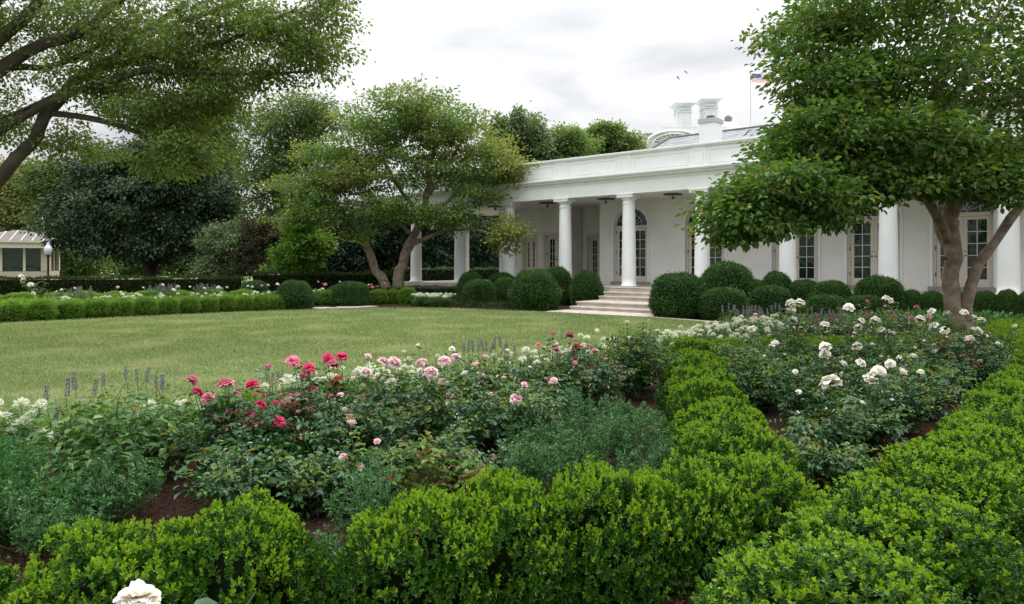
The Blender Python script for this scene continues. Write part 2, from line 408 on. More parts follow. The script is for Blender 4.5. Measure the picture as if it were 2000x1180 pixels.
# entablature and parapet
MB().prism([(-.31, 4.50), (-.31, 5.02), (-.335, 5.02), (-.335, 5.10), (.31, 5.10), (.31, 4.50)], A_L, A_R).build('entablature', 'white', bl)
MB().prism([(.3, 5.101), (-.34, 5.101), (-.40, 5.13), (-.47, 5.15), (-.47, 5.20), (-.53, 5.215), (-.56, 5.26), (-.56, 5.30), (.3, 5.31)][::-1], A_L-.2, A_R).build('cornice', 'white', bl)
par = MB().box(A_L, A_R, -.30, .05, 5.311, 6.05).build('parapet', 'white', bl)
MB().prism([(.10, 6.051), (-.34, 6.051), (-.36, 6.07), (-.36, 6.10), (-.40, 6.115), (-.40, 6.175), (-.34, 6.19), (.10, 6.19)][::-1], A_L-.06, A_R).build('coping', 'white', par)
pan = MB()
for k in range(-4, 6):
    a = k*SP
    pan.box(a-.30, a+.30, -.322, -.301, 5.312, 6.05)
    # small recessed-looking panel on the pier and a long one between the piers, drawn by raised mouldings
    def frame(x0, x1, z0, z1, y, t=.022, p=.012):
        pan.box(x0, x1, y-p, y, z0, z0+t); pan.box(x0, x1, y-p, y, z1-t, z1)
        pan.box(x0, x0+t, y-p, y, z0+t, z1-t); pan.box(x1-t, x1, y-p, y, z0+t, z1-t)
    frame(a-.20, a+.20, 5.42, 5.95, -.323)
    if k < 5: frame(a+.42, a+SP-.42, 5.42, 5.93, -.301, .028, .015)
pan.build('parapet_panel', 'white', par)
MB().box(A_L, A_R, -.22, 6.3, 4.52, 4.62).build('porch_ceiling', 'wall', bl)
MB().box(A_L+.02, A_R, .31, 6.5, 4.63, 5.0).build('roof_slab', 'lead', bl)
# columns
def column():
    c = empty('column_root_tmp')
    m = MB(); pr = [(.295, 0), (.295, .05)]
    for i in range(13):
        t = i/12; pr.append((.292-.045*t**1.6, .05+3.30*t))
    m.lathe(pr, 36)
    return m
cm = column(); bpy.data.objects.remove(bpy.data.objects['column_root_tmp'])
col0 = cm.build('column', 'white', bl)
MB().lathe([(.30, 0), (.335, .012), (.345, .04), (.335, .07), (.30, .085)], 36).build('base', 'white', col0)
cap = MB().lathe([(.247, 3.33), (.272, 3.345), (.272, 3.375), (.250, 3.39), (.250, 3.49), (.275, 3.51), (.32, 3.56), (.335, 3.60)], 36)
cap.box(-.36, .36, -.36, .36, 3.601, 3.70); cap.box(-.38, .38, -.38, .38, 3.701, 3.739)
cap.build('capital', 'white', col0)
for k in range(-4, 6):
    c = col0 if k == -4 else copy_tree(col0, bl)
    c.location = (k*SP, 0, FL)
    c.name = 'column'
for a in (-3, -4):
    MB().box(a*SP-.26, a*SP+.26, 3.2, 3.72, FL, 4.52).build('pier', 'white', bl, .01)
# walls with openings
def wall(name, x0, x1, d, z0, z1, ops, th=.35, mat='wall'):
    m = MB(); xs = x0
    def quad(a0, a1, b0, b1): m.add([(a0, d, b0), (a1, d, b0), (a1, d, b1), (a0, d, b1)], [(0, 1, 2, 3)])
    for (c, wdt, zb, zs, arch) in sorted(ops):
        l, r = c-wdt/2, c+wdt/2
        quad(xs, l, z0, z1)
        if zb > z0: quad(l, r, z0, zb)
        if arch:
            n = 20; rad = wdt/2
            pts = [(c-rad*math.cos(math.pi*i/n), zs+rad*math.sin(math.pi*i/n)) for i in range(n+1)]
            for i in range(n):
                (a, b), (e, f) = pts[i], pts[i+1]
                m.add([(a, d, b), (e, d, f), (e, d, z1), (a, d, z1)], [(0, 1, 2, 3)])
                m.add([(a, d, b), (e, d, f), (e, d+th, f), (a, d+th, b)], [(0, 3, 2, 1)])
        else:
            quad(l, r, zs, z1); m.add([(l, d, zs), (r, d, zs), (r, d+th, zs), (l, d+th, zs)], [(0, 3, 2, 1)])
        m.add([(l, d, zb), (l, d, zs), (l, d+th, zs), (l, d+th, zb)], [(0, 3, 2, 1)])
        m.add([(r, d, zb), (r, d, zs), (r, d+th, zs), (r, d+th, zb)], [(0, 1, 2, 3)])
        xs = r
    quad(xs, x1, z0, z1)
    # ends and back
    m.add([(x0, d, z0), (x0, d, z1), (x0, d+1.2, z1), (x0, d+1.2, z0)], [(0, 3, 2, 1)])
    m.add([(x1, d, z0), (x1, d, z1), (x1, d+1.2, z1), (x1, d+1.2, z0)], [(0, 1, 2, 3)])
    return m.build(name, mat, bl)
WD = 2.7; W = 1.74; ZB = FL+.16; ZS = 3.36
centres = [-1.54, 2.0, 5.67, 8.42, 11.16, 14.6, 18.0]
wall('wall', -3.17, A_R, WD, FL, 4.52, [(c, W, ZB if c > 6 else FL, ZS, True) for c in centres])
wall('wall', -6.1, -2.4, 4.9, FL, 4.52, [(-4.75, 1.15, FL, 3.05, False)])
wall('wall', -9.15, -5.6, 3.6, FL, 4.52, [(-6.42, 1.25, FL, 3.12, False), (-8.05, .85, 1.25, 3.0, False)])
MB().box(-9.0, A_R, 5.6, 5.8, 0, 4.5).build('back_wall', 'wall', bl)
# a French door: frame, two leaves with a grid of panes, fanlight
def door(w, zb, zs, d, c, arch=True, rows=5, cols=2, step=True, surround=True, bottom=.12):
    m = MB(); f = .085; y0, y1 = d+.16, d+.24
    L_, R_ = c-w/2, c+w/2
    m.box(L_, L_+f, y0-.04, y1, zb, zs); m.box(R_-f, R_, y0-.04, y1, zb, zs)
    m.box(L_+f, R_-f, y0-.05, y1+.01, zs-.08, zs+.05)
    m.box(L_+f, R_-f, y0-.05, y1+.02, zb, zb+.05)
    st = .115
    dr = m
    gl = MB(); mu = MB()
    for s in (0, 1):
        x0 = L_+f+.004 if s == 0 else c+.002; x1 = c-.002 if s == 0 else R_-f-.004
        z0, z1 = zb+.055, zs-.085
        m.box(x0, x0+st, y0, y1-.01, z0, z1); m.box(x1-st, x1, y0, y1-.01, z0, z1)
        m.box(x0+st, x1-st, y0+.002, y1-.012, z0, z0+.20); m.box(x0+st, x1-st, y0+.002, y1-.012, z1-.11, z1)
        a0, a1, b0, b1 = x0+st, x1-st, z0+.20, z1-.11
        gl.box(a0, a1, y0+.035, y0+.045, b0, b1)
        for i in range(1, cols):
            x = a0+(a1-a0)*i/cols; mu.box(x-.012, x+.012, y0+.012, y0+.034, b0, b1)
        for i in range(1, rows):
            z = b0+(b1-b0)*i/rows; mu.box(a0, a1, y0+.010, y0+.033, z-.012, z+.012)
    if arch:
        rad = w/2; n = 24
        # curved frame
        for i in range(n):
            t0, t1 = math.pi*i/n, math.pi*(i+1)/n
            q = []
            for t in (t0, t1):
                for r_ in (rad, rad-f):
                    for y in (y0-.04, y1): q.append((c-r_*math.cos(t), y, zs+.05+(r_-.05)*math.sin(t)))
            m.add(q, [(0, 4, 6, 2), (2, 6, 7, 3), (1, 3, 7, 5), (0, 1, 5, 4)])
        pts = [(c-(rad-f)*math.cos(math.pi*i/n), y0+.04, zs+.05+(rad-f-.03)*math.sin(math.pi*i/n)) for i in range(n+1)]
        gl.add([(c, y0+.04, zs+.05)]+pts, [(0, i+2, i+1) for i in range(n)])
        for i in range(1, 8):
            t = math.pi*i/8; r0, r1 = .10, rad-f
            p0 = Vector((c-r0*math.cos(t), y0+.02, zs+.05+r0*math.sin(t))); p1 = Vector((c-r1*math.cos(t), y0+.02, zs+.05+(r1-.03)*math.sin(t)))
            mu.tube([p0, p1], .011, 5)
        for r_ in (.11, rad*.56):
            mu.tube([(c-r_*math.cos(math.pi*i/16), y0+.02, zs+.055+r_*math.sin(math.pi*i/16)) for i in range(17)], .012, 5)
    o = m.build('door', 'cream', bl, .004)
    gl.build('glass', 'glass', o); mu.build('glazing_bars', 'muntin', o)
    if cols == 2 and w > 1.2:
        for s in (-.055, .055):
            MB().tube([(c+s, y0-.045, zb+1.05), (c+s, y0, zb+1.05)], .022, 8).tube([(c+s, y0-.04, zb+1.05), (c+s*2.2, y0-.045, zb+1.05)], .012, 6).build('door_handle', 'black', o)
            MB().tube([(c+s, y0-.02, zb+1.2), (c+s, y0, zb+1.2)], .02, 8).build('lock', 'brass', o)
        for z in (.35, 1.25, 2.15):
            MB().tube([(L_+f-.01, y0-.05, zb+z), (L_+f-.01, y0-.05, zb+z+.13)], .016, 6).build('hinge', 'brass', o)
    if step and zb > FL: MB().box(L_-.12, R_+.12, d-.10, y1, zb-.16, zb-.001).build('sill', 'sill', o)
    elif step: MB().box(L_+.02, R_-.02, d+.02, y1-.02, zb+.001, zb+.13).build('sill', 'sill', o)
    return o
for i, c in enumerate(centres):
    zb = ZB if c > 6 else FL
    door(W, zb+(.0 if zb > FL else .13), ZS, WD, c, step=True)
door(1.15, FL+.1, 3.05, 4.9, -4.75, arch=False)
door(1.25, FL+.1, 3.12, 3.6, -6.42, arch=False)
door(.85, 1.26, 3.0, 3.6, -8.05, arch=False, cols=1)
# cream arched surrounds standing just proud of the walls
def surround(c, w, zs, d, arch, zb=FL):
    m = MB(); t = .10; p = .03; rad = w/2
    m.box(c-rad-t, c-rad, d-p, d-.001, zb, zs); m.box(c+rad, c+rad+t, d-p, d-.001, zb, zs)
    if arch:
        for i in range(24):
            q = []
            for tt in (math.pi*i/24, math.pi*(i+1)/24):
                for r_ in (rad+t, rad):
                    for y in (d-p, d-.001): q.append((c-r_*math.cos(tt), y, zs+r_*math.sin(tt)))
            m.add(q, [(0, 4, 6, 2), (2, 6, 7, 3), (0, 1, 5, 4)])
    else: m.box(c-rad-t, c+rad+t, d-p, d-.001, zs, zs+t*1.6)
    m.build('door_surround', 'white' if arch else 'cream', bl)
for c in centres: surround(c, W, ZS, WD, True, ZB if c > 6 else FL)
surround(-6.42, 1.25, 3.12, 3.6, False); surround(-4.75, 1.15, 3.05, 4.9, False); surround(-8.05, .85, 3.0, 3.6, False, 1.25)
# flat lanterns under the ceiling
for k in range(-4, 5):
    a = k*SP+SP*.45
    m = MB().box(a-.28, a+.28, .75, 1.3, 4.455, 4.519); o = m.build('ceiling_lantern', 'brass', bl)
    MB().tube([(a, 1.02, 4.46), (a, 1.02, 4.34)], .02, 6).lathe([(.02, 4.30), (.06, 4.31), (.06, 4.36), (.02, 4.37)], 10, (a, 1.02)).build('pendant', 'black', o)
# slate roof and the white flue behind the parapet
def local_quad(mb_pts, name, mat, uv=None, parent=bl):
    me = bpy.data.meshes.new(name); me.from_pydata(mb_pts, [], [tuple(range(len(mb_pts)))])
    u = me.uv_layers.new(name='UVMap'); p0 = Vector(mb_pts[0]); ex = (Vector(mb_pts[1])-p0).normalized()
    nn = me.polygons[0].normal if me.polygons[0].normal.length else Vector((0, 0, 1)); ey = ex.cross(nn) 
    for i, p in enumerate(mb_pts): q = Vector(p)-p0; u.data[i].uv = (q.dot(ex), q.dot(ey))
    me.update(); return link(name, me, [mat], parent)
RF = [(-7.2, 6.5, 5.45), (19.5, 6.5, 5.45), (19.5, 10.2, 8.55), (-3.5, 10.2, 8.55)]
rf = local_quad(RF, 'slate_roof', 'slate')
local_quad([(-7.2, 6.5, 5.45), (-3.5, 10.2, 8.55), (-7.2, 13.9, 5.45)][::-1], 'slate_roof', 'slate')
MB().tube([(-3.5, 10.2, 8.57), (19.5, 10.2, 8.57)], .06, 6).tube([(-7.2, 6.5, 5.47), (-3.5, 10.2, 8.57)], .06, 6).build('ridge_cap', 'lead', rf)
MB().box(-7.2, 19.5, 6.5, 13.9, 4.2, 5.449).build('rear_block', 'wall', bl)
fl_a, fl_d = .30, 7.0
m = MB().box(fl_a-.40, fl_a+.40, fl_d-.42, fl_d+.42, 5.0, 8.36); o = m.build('chimney', 'white', bl, .01)
MB().box(fl_a-.44, fl_a+.44, fl_d-.47, fl_d+.47, 8.361, 8.56).build('chimney_cap', 'grey', o)
MB().lathe([(.17, 0), (.17, .12), (.2, .13), (.2, .17)], 16, (fl_a, fl_d), 8.561).build('flue', 'lead', o)

# steps down to the lawn
st = empty('stone_steps', A0, RZ, 'broad pale stone steps leading up between the trimmed box balls to the colonnade', 'steps')
tr = [(-.55, -1.30, .760, 1), (-1.30, -1.65, .610, 2), (-1.65, -2.0, .460, 3), (-2.0, -3.5, .310, 4), (-3.5, -3.9, .155, 5)]
MB().box(-.12, 3.75, -1.30, -.62, 0, .759).build('landing', 'stone', st)
for (d0, d1, zt, i) in tr[1:]:
    m = MB().box(-.12, 3.75, d1, d0-.001, 0, zt-.05); m.box(-.15, 3.78, d1-.035, d0-.001, zt-.049, zt); m.build('step', 'stone', st, .008)
MB().box(-.15, 3.78, -1.335, -.64, .7595, .765).build('tread', 'stone', st)
MB().box(-.25, 3.9, -5.3, -3.9, 0, .03).build('bottom_landing', 'stone', st)
# stone edging along the beds
ed = MB()
def strip(pts, wd, h):
    m = MB(); pts = [Vector((p[0], p[1], 0)) for p in pts]
    for a, b in zip(pts[:-1], pts[1:]):
        t = (b-a).normalized(); n = Vector((-t.y, t.x, 0))*wd/2
        m.add([a-n, b-n, b+n, a+n]+[q+Vector((0, 0, h)) for q in (a-n, b-n, b+n, a+n)], [(4, 5, 6, 7), (0, 1, 5, 4), (1, 2, 6, 5), (2, 3, 7, 6), (3, 0, 4, 7)])
    return m
e1 = strip([LOC(3.9, -5.2), G(1420, 632.5), G(1560, 642)], .16, .035).build('stone_edging', 'stone'); tag(e1, None, None, None, 'structure')
e2 = strip([G(612, 603), G(660, 602), G(720, 598)], 1.1, .022).build('path', 'stone'); tag(e2, None, None, None, 'structure')

# ------------------------------------------------------------------ trees
def resample(pts, step):
    P = [np.array(p, float) for p in pts]; out = [P[0]]
    for a, b in zip(P[:-1], P[1:]):
        n = max(1, int(np.linalg.norm(b-a)/step))
        for i in range(1, n+1): out.append(a+(b-a)*i/n)
    P = np.array(out)
    for _ in range(3): P[1:-1] = .25*P[:-2]+.5*P[1:-1]+.25*P[2:]
    return P
def tree(name, label, cat, base, limbs, blobs, leaf, lmat, bmat, m_leaves=40, spray=.35, group=None, six=False, droop=.0, twig_r=.012, seg=5, flat=.7, twigs=True, wob=.12):
    """limbs: (points, r0, r1) in world space; blobs: (centre, radii, twigs). Twig ends are scattered through the
    blobs, each is tied to the nearest wood already there, and carries a spray of leaves."""
    base = np.array(base, float)
    polys = []; nodes = []; nr = []
    for pts, r0, r1 in limbs:
        P = resample(pts, .35*max(1, r0*3)); n = len(P); r = np.linspace(r0, r1, n)
        P[1:-1] += rng.normal(size=(n-2, 3))*np.minimum(.05, r[1:-1, None]*.3)
        r = r*(1+rng.normal(size=n)*.05)
        if np.linalg.norm(P[0]-base) < .8: r[0] *= 1.35; 
        polys.append((P-base, r)); nodes += list(P); nr += list(r)
    T = []
    for c, rad, n in blobs:
        c = np.array(c); rad = np.array(rad)
        d = sph(n); t = rng.random(n)**.45
        lump = 1+.22*np.sin(d[:, 0]*5+c[0]*3)*np.cos(d[:, 2]*6+c[2])+.12*np.sin(d[:, 1]*11+c[1])
        T.append(c+d*rad*t[:, None]*lump[:, None])
    T = np.concatenate(T); T = T[T[:, 2] > .5]
    nodes_a = np.array(nodes); nra = np.array(nr)
    dist = np.array([np.min(np.sum((nodes_a-p)**2, 1)) for p in T]); T = T[np.argsort(dist)]
    cap_n = len(nodes_a)+len(T)*4; NA = np.empty((cap_n, 3)); NR = np.empty(cap_n); cnt = len(nodes_a); NA[:cnt] = nodes_a; NR[:cnt] = nra
    tips = []; tdir = []
    for p in T:
        dd = np.sum((NA[:cnt]-p)**2, 1)*(1+.0*NR[:cnt]); k = int(np.argmin(dd)); q = NA[k]; L = math.sqrt(dd[k])
        if L < 1e-3: continue
        n = max(3, min(7, int(L/.3)+2))
        t = np.linspace(0, 1, n)[:, None]; C = q+(p-q)*t
        C[1:-1] += rng.normal(size=(n-2, 3))*L*wob*.5
        C[:, 2] += (np.sin(t[:, 0]*math.pi)*L*.10) - t[:, 0]**2*droop*L
        r0 = min(NR[k]*.75, twig_r*(1+L*1.1)); r = np.linspace(r0, twig_r*.45, n)
        polys.append((C-base, r)); m = n-1
        NA[cnt:cnt+m] = C[1:]; NR[cnt:cnt+m] = r[1:]; cnt += m
        tips.append(C[-1]); tdir.append(C[-1]-C[-2])
        if n > 4: tips.append(C[-3]); tdir.append(C[-1]-C[-2])
    root = empty(name, base, 0, label, cat, group)
    nl = len(limbs); V1, F1 = tubes_np(polys[:nl], 14); V1 = V1+rng.normal(size=V1.shape)*.006*min(1, nra.max()/.15)
    V2, F2 = tubes_np(polys[nl:], seg); V, Fq, _m = join([(V1, F1, 0), (V2, F2, 0)])
    link('trunk', npmesh('trunk', V, Fq, smooth=True), [bmat], root)
    tips = np.array(tips); tdir = unit(np.array(tdir)); n = len(tips)
    mm = m_leaves
    Pc = np.repeat(tips, mm, 0)-base; Dc = np.repeat(tdir, mm, 0); N_ = len(Pc)
    off = rng.normal(size=(N_, 3))*spray*.55; off[:, 2] *= flat
    P = Pc+off; D = unit(off*1.2/spray+Dc*.6+rng.normal(size=(N_, 3))*.45); D[:, 2] -= .25+droop
    Nn = unit(np.array([0, 0, 1.])+rng.normal(size=(N_, 3))*.55)
    L = leaf*rng.uniform(.65, 1.2, N_); V, Fq = leaf_arrays(P, D, Nn, L, L*rng.uniform(.46, .7, N_), .25, six)
    link('crown', npmesh('crown', V, Fq), [lmat], root)
    return root
def blob(px, py, Y, rx, ry, n, rd=None):
    """crown mass round the point seen at that pixel at distance Y; radii in photo pixels, depth rd in metres"""
    c = Q(px, py, Y); return (tuple(c), (rx*Y/F, rd if rd else rx*Y/F, ry*Y/F), n)

# left magnolia in front of the colonnade's far end
Y = 33.0
def ql(lst, Y, dy=None): return [tuple(Q(x, y, Y+(dy[i] if dy else 0))) for i, (x, y) in enumerate(lst)]
b = Q(778, 582, Y); b.z = 0; bb = (b.x, b.y, 0)
tree('magnolia_tree', 'spreading magnolia with forked trunk and yellower right side, before the left end of the colonnade', 'tree', bb,
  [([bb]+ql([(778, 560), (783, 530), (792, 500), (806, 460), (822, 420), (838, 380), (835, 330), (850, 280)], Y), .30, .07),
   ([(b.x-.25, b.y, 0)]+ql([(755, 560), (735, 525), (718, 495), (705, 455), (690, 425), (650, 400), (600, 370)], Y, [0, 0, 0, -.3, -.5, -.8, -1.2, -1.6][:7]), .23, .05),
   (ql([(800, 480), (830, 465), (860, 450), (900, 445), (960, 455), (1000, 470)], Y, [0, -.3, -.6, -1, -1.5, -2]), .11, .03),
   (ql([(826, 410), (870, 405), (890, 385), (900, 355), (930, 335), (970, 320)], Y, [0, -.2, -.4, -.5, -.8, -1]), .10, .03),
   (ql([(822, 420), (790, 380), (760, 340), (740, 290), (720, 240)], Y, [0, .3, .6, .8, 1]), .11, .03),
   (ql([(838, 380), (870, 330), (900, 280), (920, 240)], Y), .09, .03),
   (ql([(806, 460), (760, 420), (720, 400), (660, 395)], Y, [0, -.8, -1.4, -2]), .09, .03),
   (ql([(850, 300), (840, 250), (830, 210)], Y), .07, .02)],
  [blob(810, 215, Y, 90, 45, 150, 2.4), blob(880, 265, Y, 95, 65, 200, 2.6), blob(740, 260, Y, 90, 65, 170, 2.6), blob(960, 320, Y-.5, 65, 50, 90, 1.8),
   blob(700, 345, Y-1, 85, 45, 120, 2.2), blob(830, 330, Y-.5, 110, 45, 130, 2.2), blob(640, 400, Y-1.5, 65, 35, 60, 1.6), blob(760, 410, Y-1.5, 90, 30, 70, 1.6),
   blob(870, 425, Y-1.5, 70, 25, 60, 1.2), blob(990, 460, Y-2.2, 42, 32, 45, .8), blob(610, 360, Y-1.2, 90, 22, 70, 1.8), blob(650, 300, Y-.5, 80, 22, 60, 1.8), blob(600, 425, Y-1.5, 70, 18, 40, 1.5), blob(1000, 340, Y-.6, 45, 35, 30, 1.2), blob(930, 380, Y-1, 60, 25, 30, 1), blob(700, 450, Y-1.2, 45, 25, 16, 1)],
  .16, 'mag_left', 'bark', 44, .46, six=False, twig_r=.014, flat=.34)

# right magnolia, nearer
Y = 13.5
b = Q(1878, 680, Y); bb = (b.x, b.y, 0)
rt = tree('magnolia_tree', 'big dark magnolia with several thick limbs at the right, before the arched doors', 'tree', bb,
  [([(b.x-.02, b.y, 0)]+ql([(1872, 640), (1868, 590), (1860, 540), (1855, 500), (1852, 460), (1862, 420), (1870, 370), (1850, 300), (1830, 220), (1840, 120), (1860, 20)], Y, [0, 0, 0, 0, 0, 0, 0, .1, .3, .5, .6]), .165, .045),
   ([(b.x+.14, b.y-.05, 0)]+ql([(1890, 640), (1888, 590), (1892, 555), (1905, 520), (1930, 485), (1965, 425), (2010, 375), (2070, 320), (2150, 250)], Y, [-.05, -.05, -.1, -.15, -.2, -.3, -.4, -.6, -.9]), .115, .06),
   (ql([(1852, 470), (1843, 440), (1832, 405), (1815, 385), (1780, 370), (1740, 362), (1690, 372), (1640, 380), (1590, 400)], Y, [0, -.1, -.2, -.3, -.5, -.7, -.9, -1.1, -1.3]), .10, .035),
   (ql([(1860, 430), (1862, 400), (1885, 360), (1930, 330), (1980, 290), (2050, 240)], Y, [0, -.1, -.2, -.4, -.6, -1]), .08, .03),
   (ql([(1868, 370), (1855, 330), (1848, 290), (1800, 220), (1750, 160), (1700, 100)], Y, [0, .1, .2, .5, .8, 1.1]), .085, .03),
   (ql([(1855, 500), (1840, 440), (1790, 330), (1760, 260), (1700, 210), (1620, 180)], Y, [.1, .3, .6, .7, .6, .5]), .075, .03),
   (ql([(1835, 240), (1880, 160), (1920, 90), (1950, 20)], Y), .10, .04),
   (ql([(1740, 362), (1680, 330), (1620, 320), (1560, 330)], Y, [-.7, -1, -1.2, -1.4]), .08, .03),
   (ql([(1870, 370), (1900, 280), (1960, 190), (2040, 120)], Y, [0, .2, .6, 1]), .10, .04)],
  [blob(1600, 60, Y, 130, 80, 150, 1.6), blob(1760, 20, Y, 140, 90, 125, 2.0), blob(1920, 50, Y+.3, 130, 80, 75, 1.8), blob(1640, 170, Y-.2, 130, 70, 210, 1.6),
   blob(1800, 170, Y, 120, 80, 105, 2.0), blob(1960, 190, Y, 120, 80, 90, 1.9), blob(1640, 270, Y-.8, 120, 60, 200, 1.5), blob(1770, 280, Y-.5, 100, 60, 130, 1.7),
   blob(1530, 365, Y-1.5, 100, 50, 160, 1.1), blob(1430, 420, Y-1.7, 50, 50, 80, .7), blob(1600, 400, Y-1.4, 75, 40, 90, 1.0), blob(1900, 310, Y-1.0, 90, 40, 65, 1.0),
   blob(2010, 300, Y-.8, 110, 50, 80, 1.3), blob(2100, 120, Y, 130, 150, 120, 1.8), blob(1560, 300, Y-.8, 70, 60, 90, 1), blob(1850, 352, Y-1.3, 85, 36, 60, .8), blob(1965, 350, Y-1.4, 65, 42, 60, .8), blob(1740, 358, Y-1.2, 75, 38, 70, .8), blob(1650, 345, Y-1.2, 90, 30, 60, .8), blob(1480, 440, Y-1.7, 60, 26, 50, .6), blob(1460, 385, Y-1.6, 50, 40, 50, .6), blob(1700, -110, Y, 220, 80, 90, 2), blob(1950, -90, Y, 180, 80, 60, 2)],
  .12, 'mag_right', 'bark', 25, .31, six=True, twig_r=.010, flat=.38)
ct = Q(1846, 505, Y-.36)
t_ = MB().box(-.06, .06, -.006, .006, -.028, .028).build('tree_tag', 'tag', rt, .003); t_.location = (ct.x-b.x, ct.y-b.y, ct.z)

# elm overhanging from the left
Y = 14.0
bx = Q(-480, 800, Y+1); bb = (bx.x, bx.y, 0)
tree('elm_tree', 'tall elm at the left edge whose long dark boughs hang far over the lawn', 'tree', bb,
  [([bb]+ql([(-430, 700), (-400, 550), (-330, 380), (-220, 220), (-120, 60), (-60, -100)], Y+1), .50, .22),
   (ql([(-400, 640), (-150, 500), (-30, 375), (60, 268), (112, 190), (190, 130), (280, 70), (360, 10)], Y, [.9, .5, 0, 0, 0, .2, .4, .6]), .24, .05),
   (ql([(-380, 520), (-180, 370), (0, 252), (90, 208), (150, 176), (230, 150), (300, 135)], Y, [.8, .4, 0, -.3, -.5, -.8, -1]), .15, .04),
   (ql([(-370, 500), (-180, 330), (0, 236), (80, 200), (146, 172)], Y+.3), .11, .05),
   (ql([(105, 222), (150, 225), (205, 232), (260, 252), (310, 280), (350, 305), (395, 330)], Y, [0, -.1, -.3, -.5, -.7, -.9, -1.1]), .065, .022),
   (ql([(-250, 260), (-60, 190), (10, 130), (60, 95), (130, 75), (200, 40), (260, 0), (300, -60)], Y-.5), .19, .06),
   (ql([(-200, 200), (-40, 120), (20, 80), (60, 30), (90, -40)], Y-.8), .17, .07),
   (ql([(-200, 150), (-40, 50), (0, 10), (30, -50)], Y-1), .2, .1),
   (ql([(20, 130), (90, 140), (160, 120), (200, 80), (260, 40)], Y+.4), .08, .03),
   (ql([(190, 130), (270, 118), (333, 108), (400, 95), (460, 72), (520, 45), (580, 18)], Y, [.2, 0, -.3, -.6, -.9, -1.2, -1.5]), .075, .02),
   (ql([(260, 140), (340, 142), (400, 141), (470, 146), (540, 142), (600, 140)], Y, [-.6, -.8, -1, -1.2, -1.4, -1.5]), .05, .015),
   (ql([(200, 180), (240, 200), (290, 225), (330, 280)], Y+.6), .04, .015),
   (ql([(280, 70), (360, 40), (450, 10), (540, -20), (640, -30)], Y+.5), .06, .02)],
  [blob(80, 40, Y, 160, 70, 220, 1.9), blob(270, 70, Y, 130, 75, 260, 2.0), blob(200, 160, Y, 120, 45, 150, 1.6), blob(380, 110, Y-.3, 90, 75, 200, 1.6),
   blob(330, 220, Y-.3, 110, 50, 180, 1.4), blob(470, 40, Y-.6, 100, 55, 130, 1.3), blob(560, 60, Y-1, 90, 55, 110, 1.2), blob(620, 100, Y-1.2, 65, 50, 70, 1.0), blob(640, 10, Y-1, 60, 45, 60, 1.1),
   blob(520, 140, Y-1, 80, 35, 60, 1.0), blob(430, 190, Y-.6, 60, 45, 70, 1.0), blob(370, 290, Y-1, 75, 40, 80, .9), blob(60, 250, Y+.6, 90, 45, 60, 1.2), blob(150, 280, Y+.8, 90, 30, 45, 1.0),
   blob(250, -70, Y, 350, 60, 200, 2), blob(-60, 150, Y, 90, 140, 110, 1.5), blob(300, 310, Y-.6, 50, 28, 30, .8)],
  .078, 'elm', 'bark_dark', 38, .23, droop=.25, twig_r=.008, flat=.5)

def simple_tree(name, label, px, Y, blobs, leaf, lmat, m_leaves=30, spray=.6, trunk=.25, bmat='bark_dark', group=None, droop=.1, cat='tree', top=None, **kw):
    x = (px-CX)/F*Y; bb = (x, Y, 0)
    zt = max(c[2] for c, r, n in blobs); c0 = blobs[0][0]
    limbs = [([bb, (x+.1, Y, zt*.3), (x*.6+c0[0]*.4, Y, zt*.65), (c0[0], c0[1], zt)], trunk, trunk*.3)]
    for c, r, n in blobs:
        limbs.append(([(x+.05, Y, max(.6, c[2]*.35)), ((x+c[0])/2, (Y+c[1])/2, c[2]*.68), c], trunk*.45, trunk*.14))
    return tree(name, label, cat, bb, limbs, blobs, leaf*1.25, lmat, bmat, int(m_leaves*1.75), spray*.72, group, twig_r=.02, droop=droop, twigs=True, seg=4, **kw)
BT = 'trees beyond the garden'
simple_tree('shade_tree', 'large round very dark tree standing behind the left flower bed', 292, 44, [blob(290, 400, 44, 165, 95, 420, 4.2), blob(220, 350, 44, 90, 70, 140, 3), blob(360, 350, 44, 95, 75, 150, 3), blob(290, 310, 44, 90, 50, 120, 3), blob(170, 430, 44, 75, 70, 120, 3), blob(410, 430, 44, 70, 70, 120, 3), blob(290, 470, 43, 150, 45, 130, 3)], .17, 'dark_tree', 44, .75, .42, droop=.25, group=BT)
simple_tree('shade_tree', 'tall yellow-green tree rising behind the dark round tree', 400, 56, [blob(390, 300, 56, 90, 80, 240, 4), blob(410, 220, 56, 70, 55, 130, 3), blob(340, 240, 56, 70, 60, 120, 3), blob(430, 390, 56, 45, 90, 120, 3), blob(440, 480, 55, 50, 50, 80, 2.5)], .20, 'yellow_tree', 34, .85, .4, group=BT)
simple_tree('shade_tree', 'mid-green tree with see-through branches left of the magnolia', 575, 43, [blob(560, 250, 43, 85, 60, 200, 3), blob(530, 330, 43, 65, 55, 130, 2.6), blob(620, 230, 43, 75, 50, 130, 2.6), blob(600, 330, 43, 90, 50, 130, 2.6), blob(520, 400, 43, 50, 35, 60, 2)], .15, 'mid_tree', 24, .7, .26, group=BT)
simple_tree('young_tree', 'young bright lime-green tree between the bronze maple and the magnolia', 590, 36, [blob(590, 470, 36, 42, 45, 150, 1.1), blob(590, 425, 36, 26, 25, 60, .7), blob(575, 510, 36, 55, 25, 70, 1.2), blob(625, 480, 36, 25, 40, 50, .8)], .12, 'bright_tree', 36, .35, .09, group=BT)
simple_tree('maple_tree', 'low bronze-leaved maple behind the lime-green young tree', 510, 40, [blob(515, 450, 40, 50, 30, 140, 1.6), blob(480, 500, 40, 50, 35, 120, 1.6), blob(555, 440, 40, 30, 20, 50, 1)], .10, 'red_tree', 40, .35, .12, group=BT)
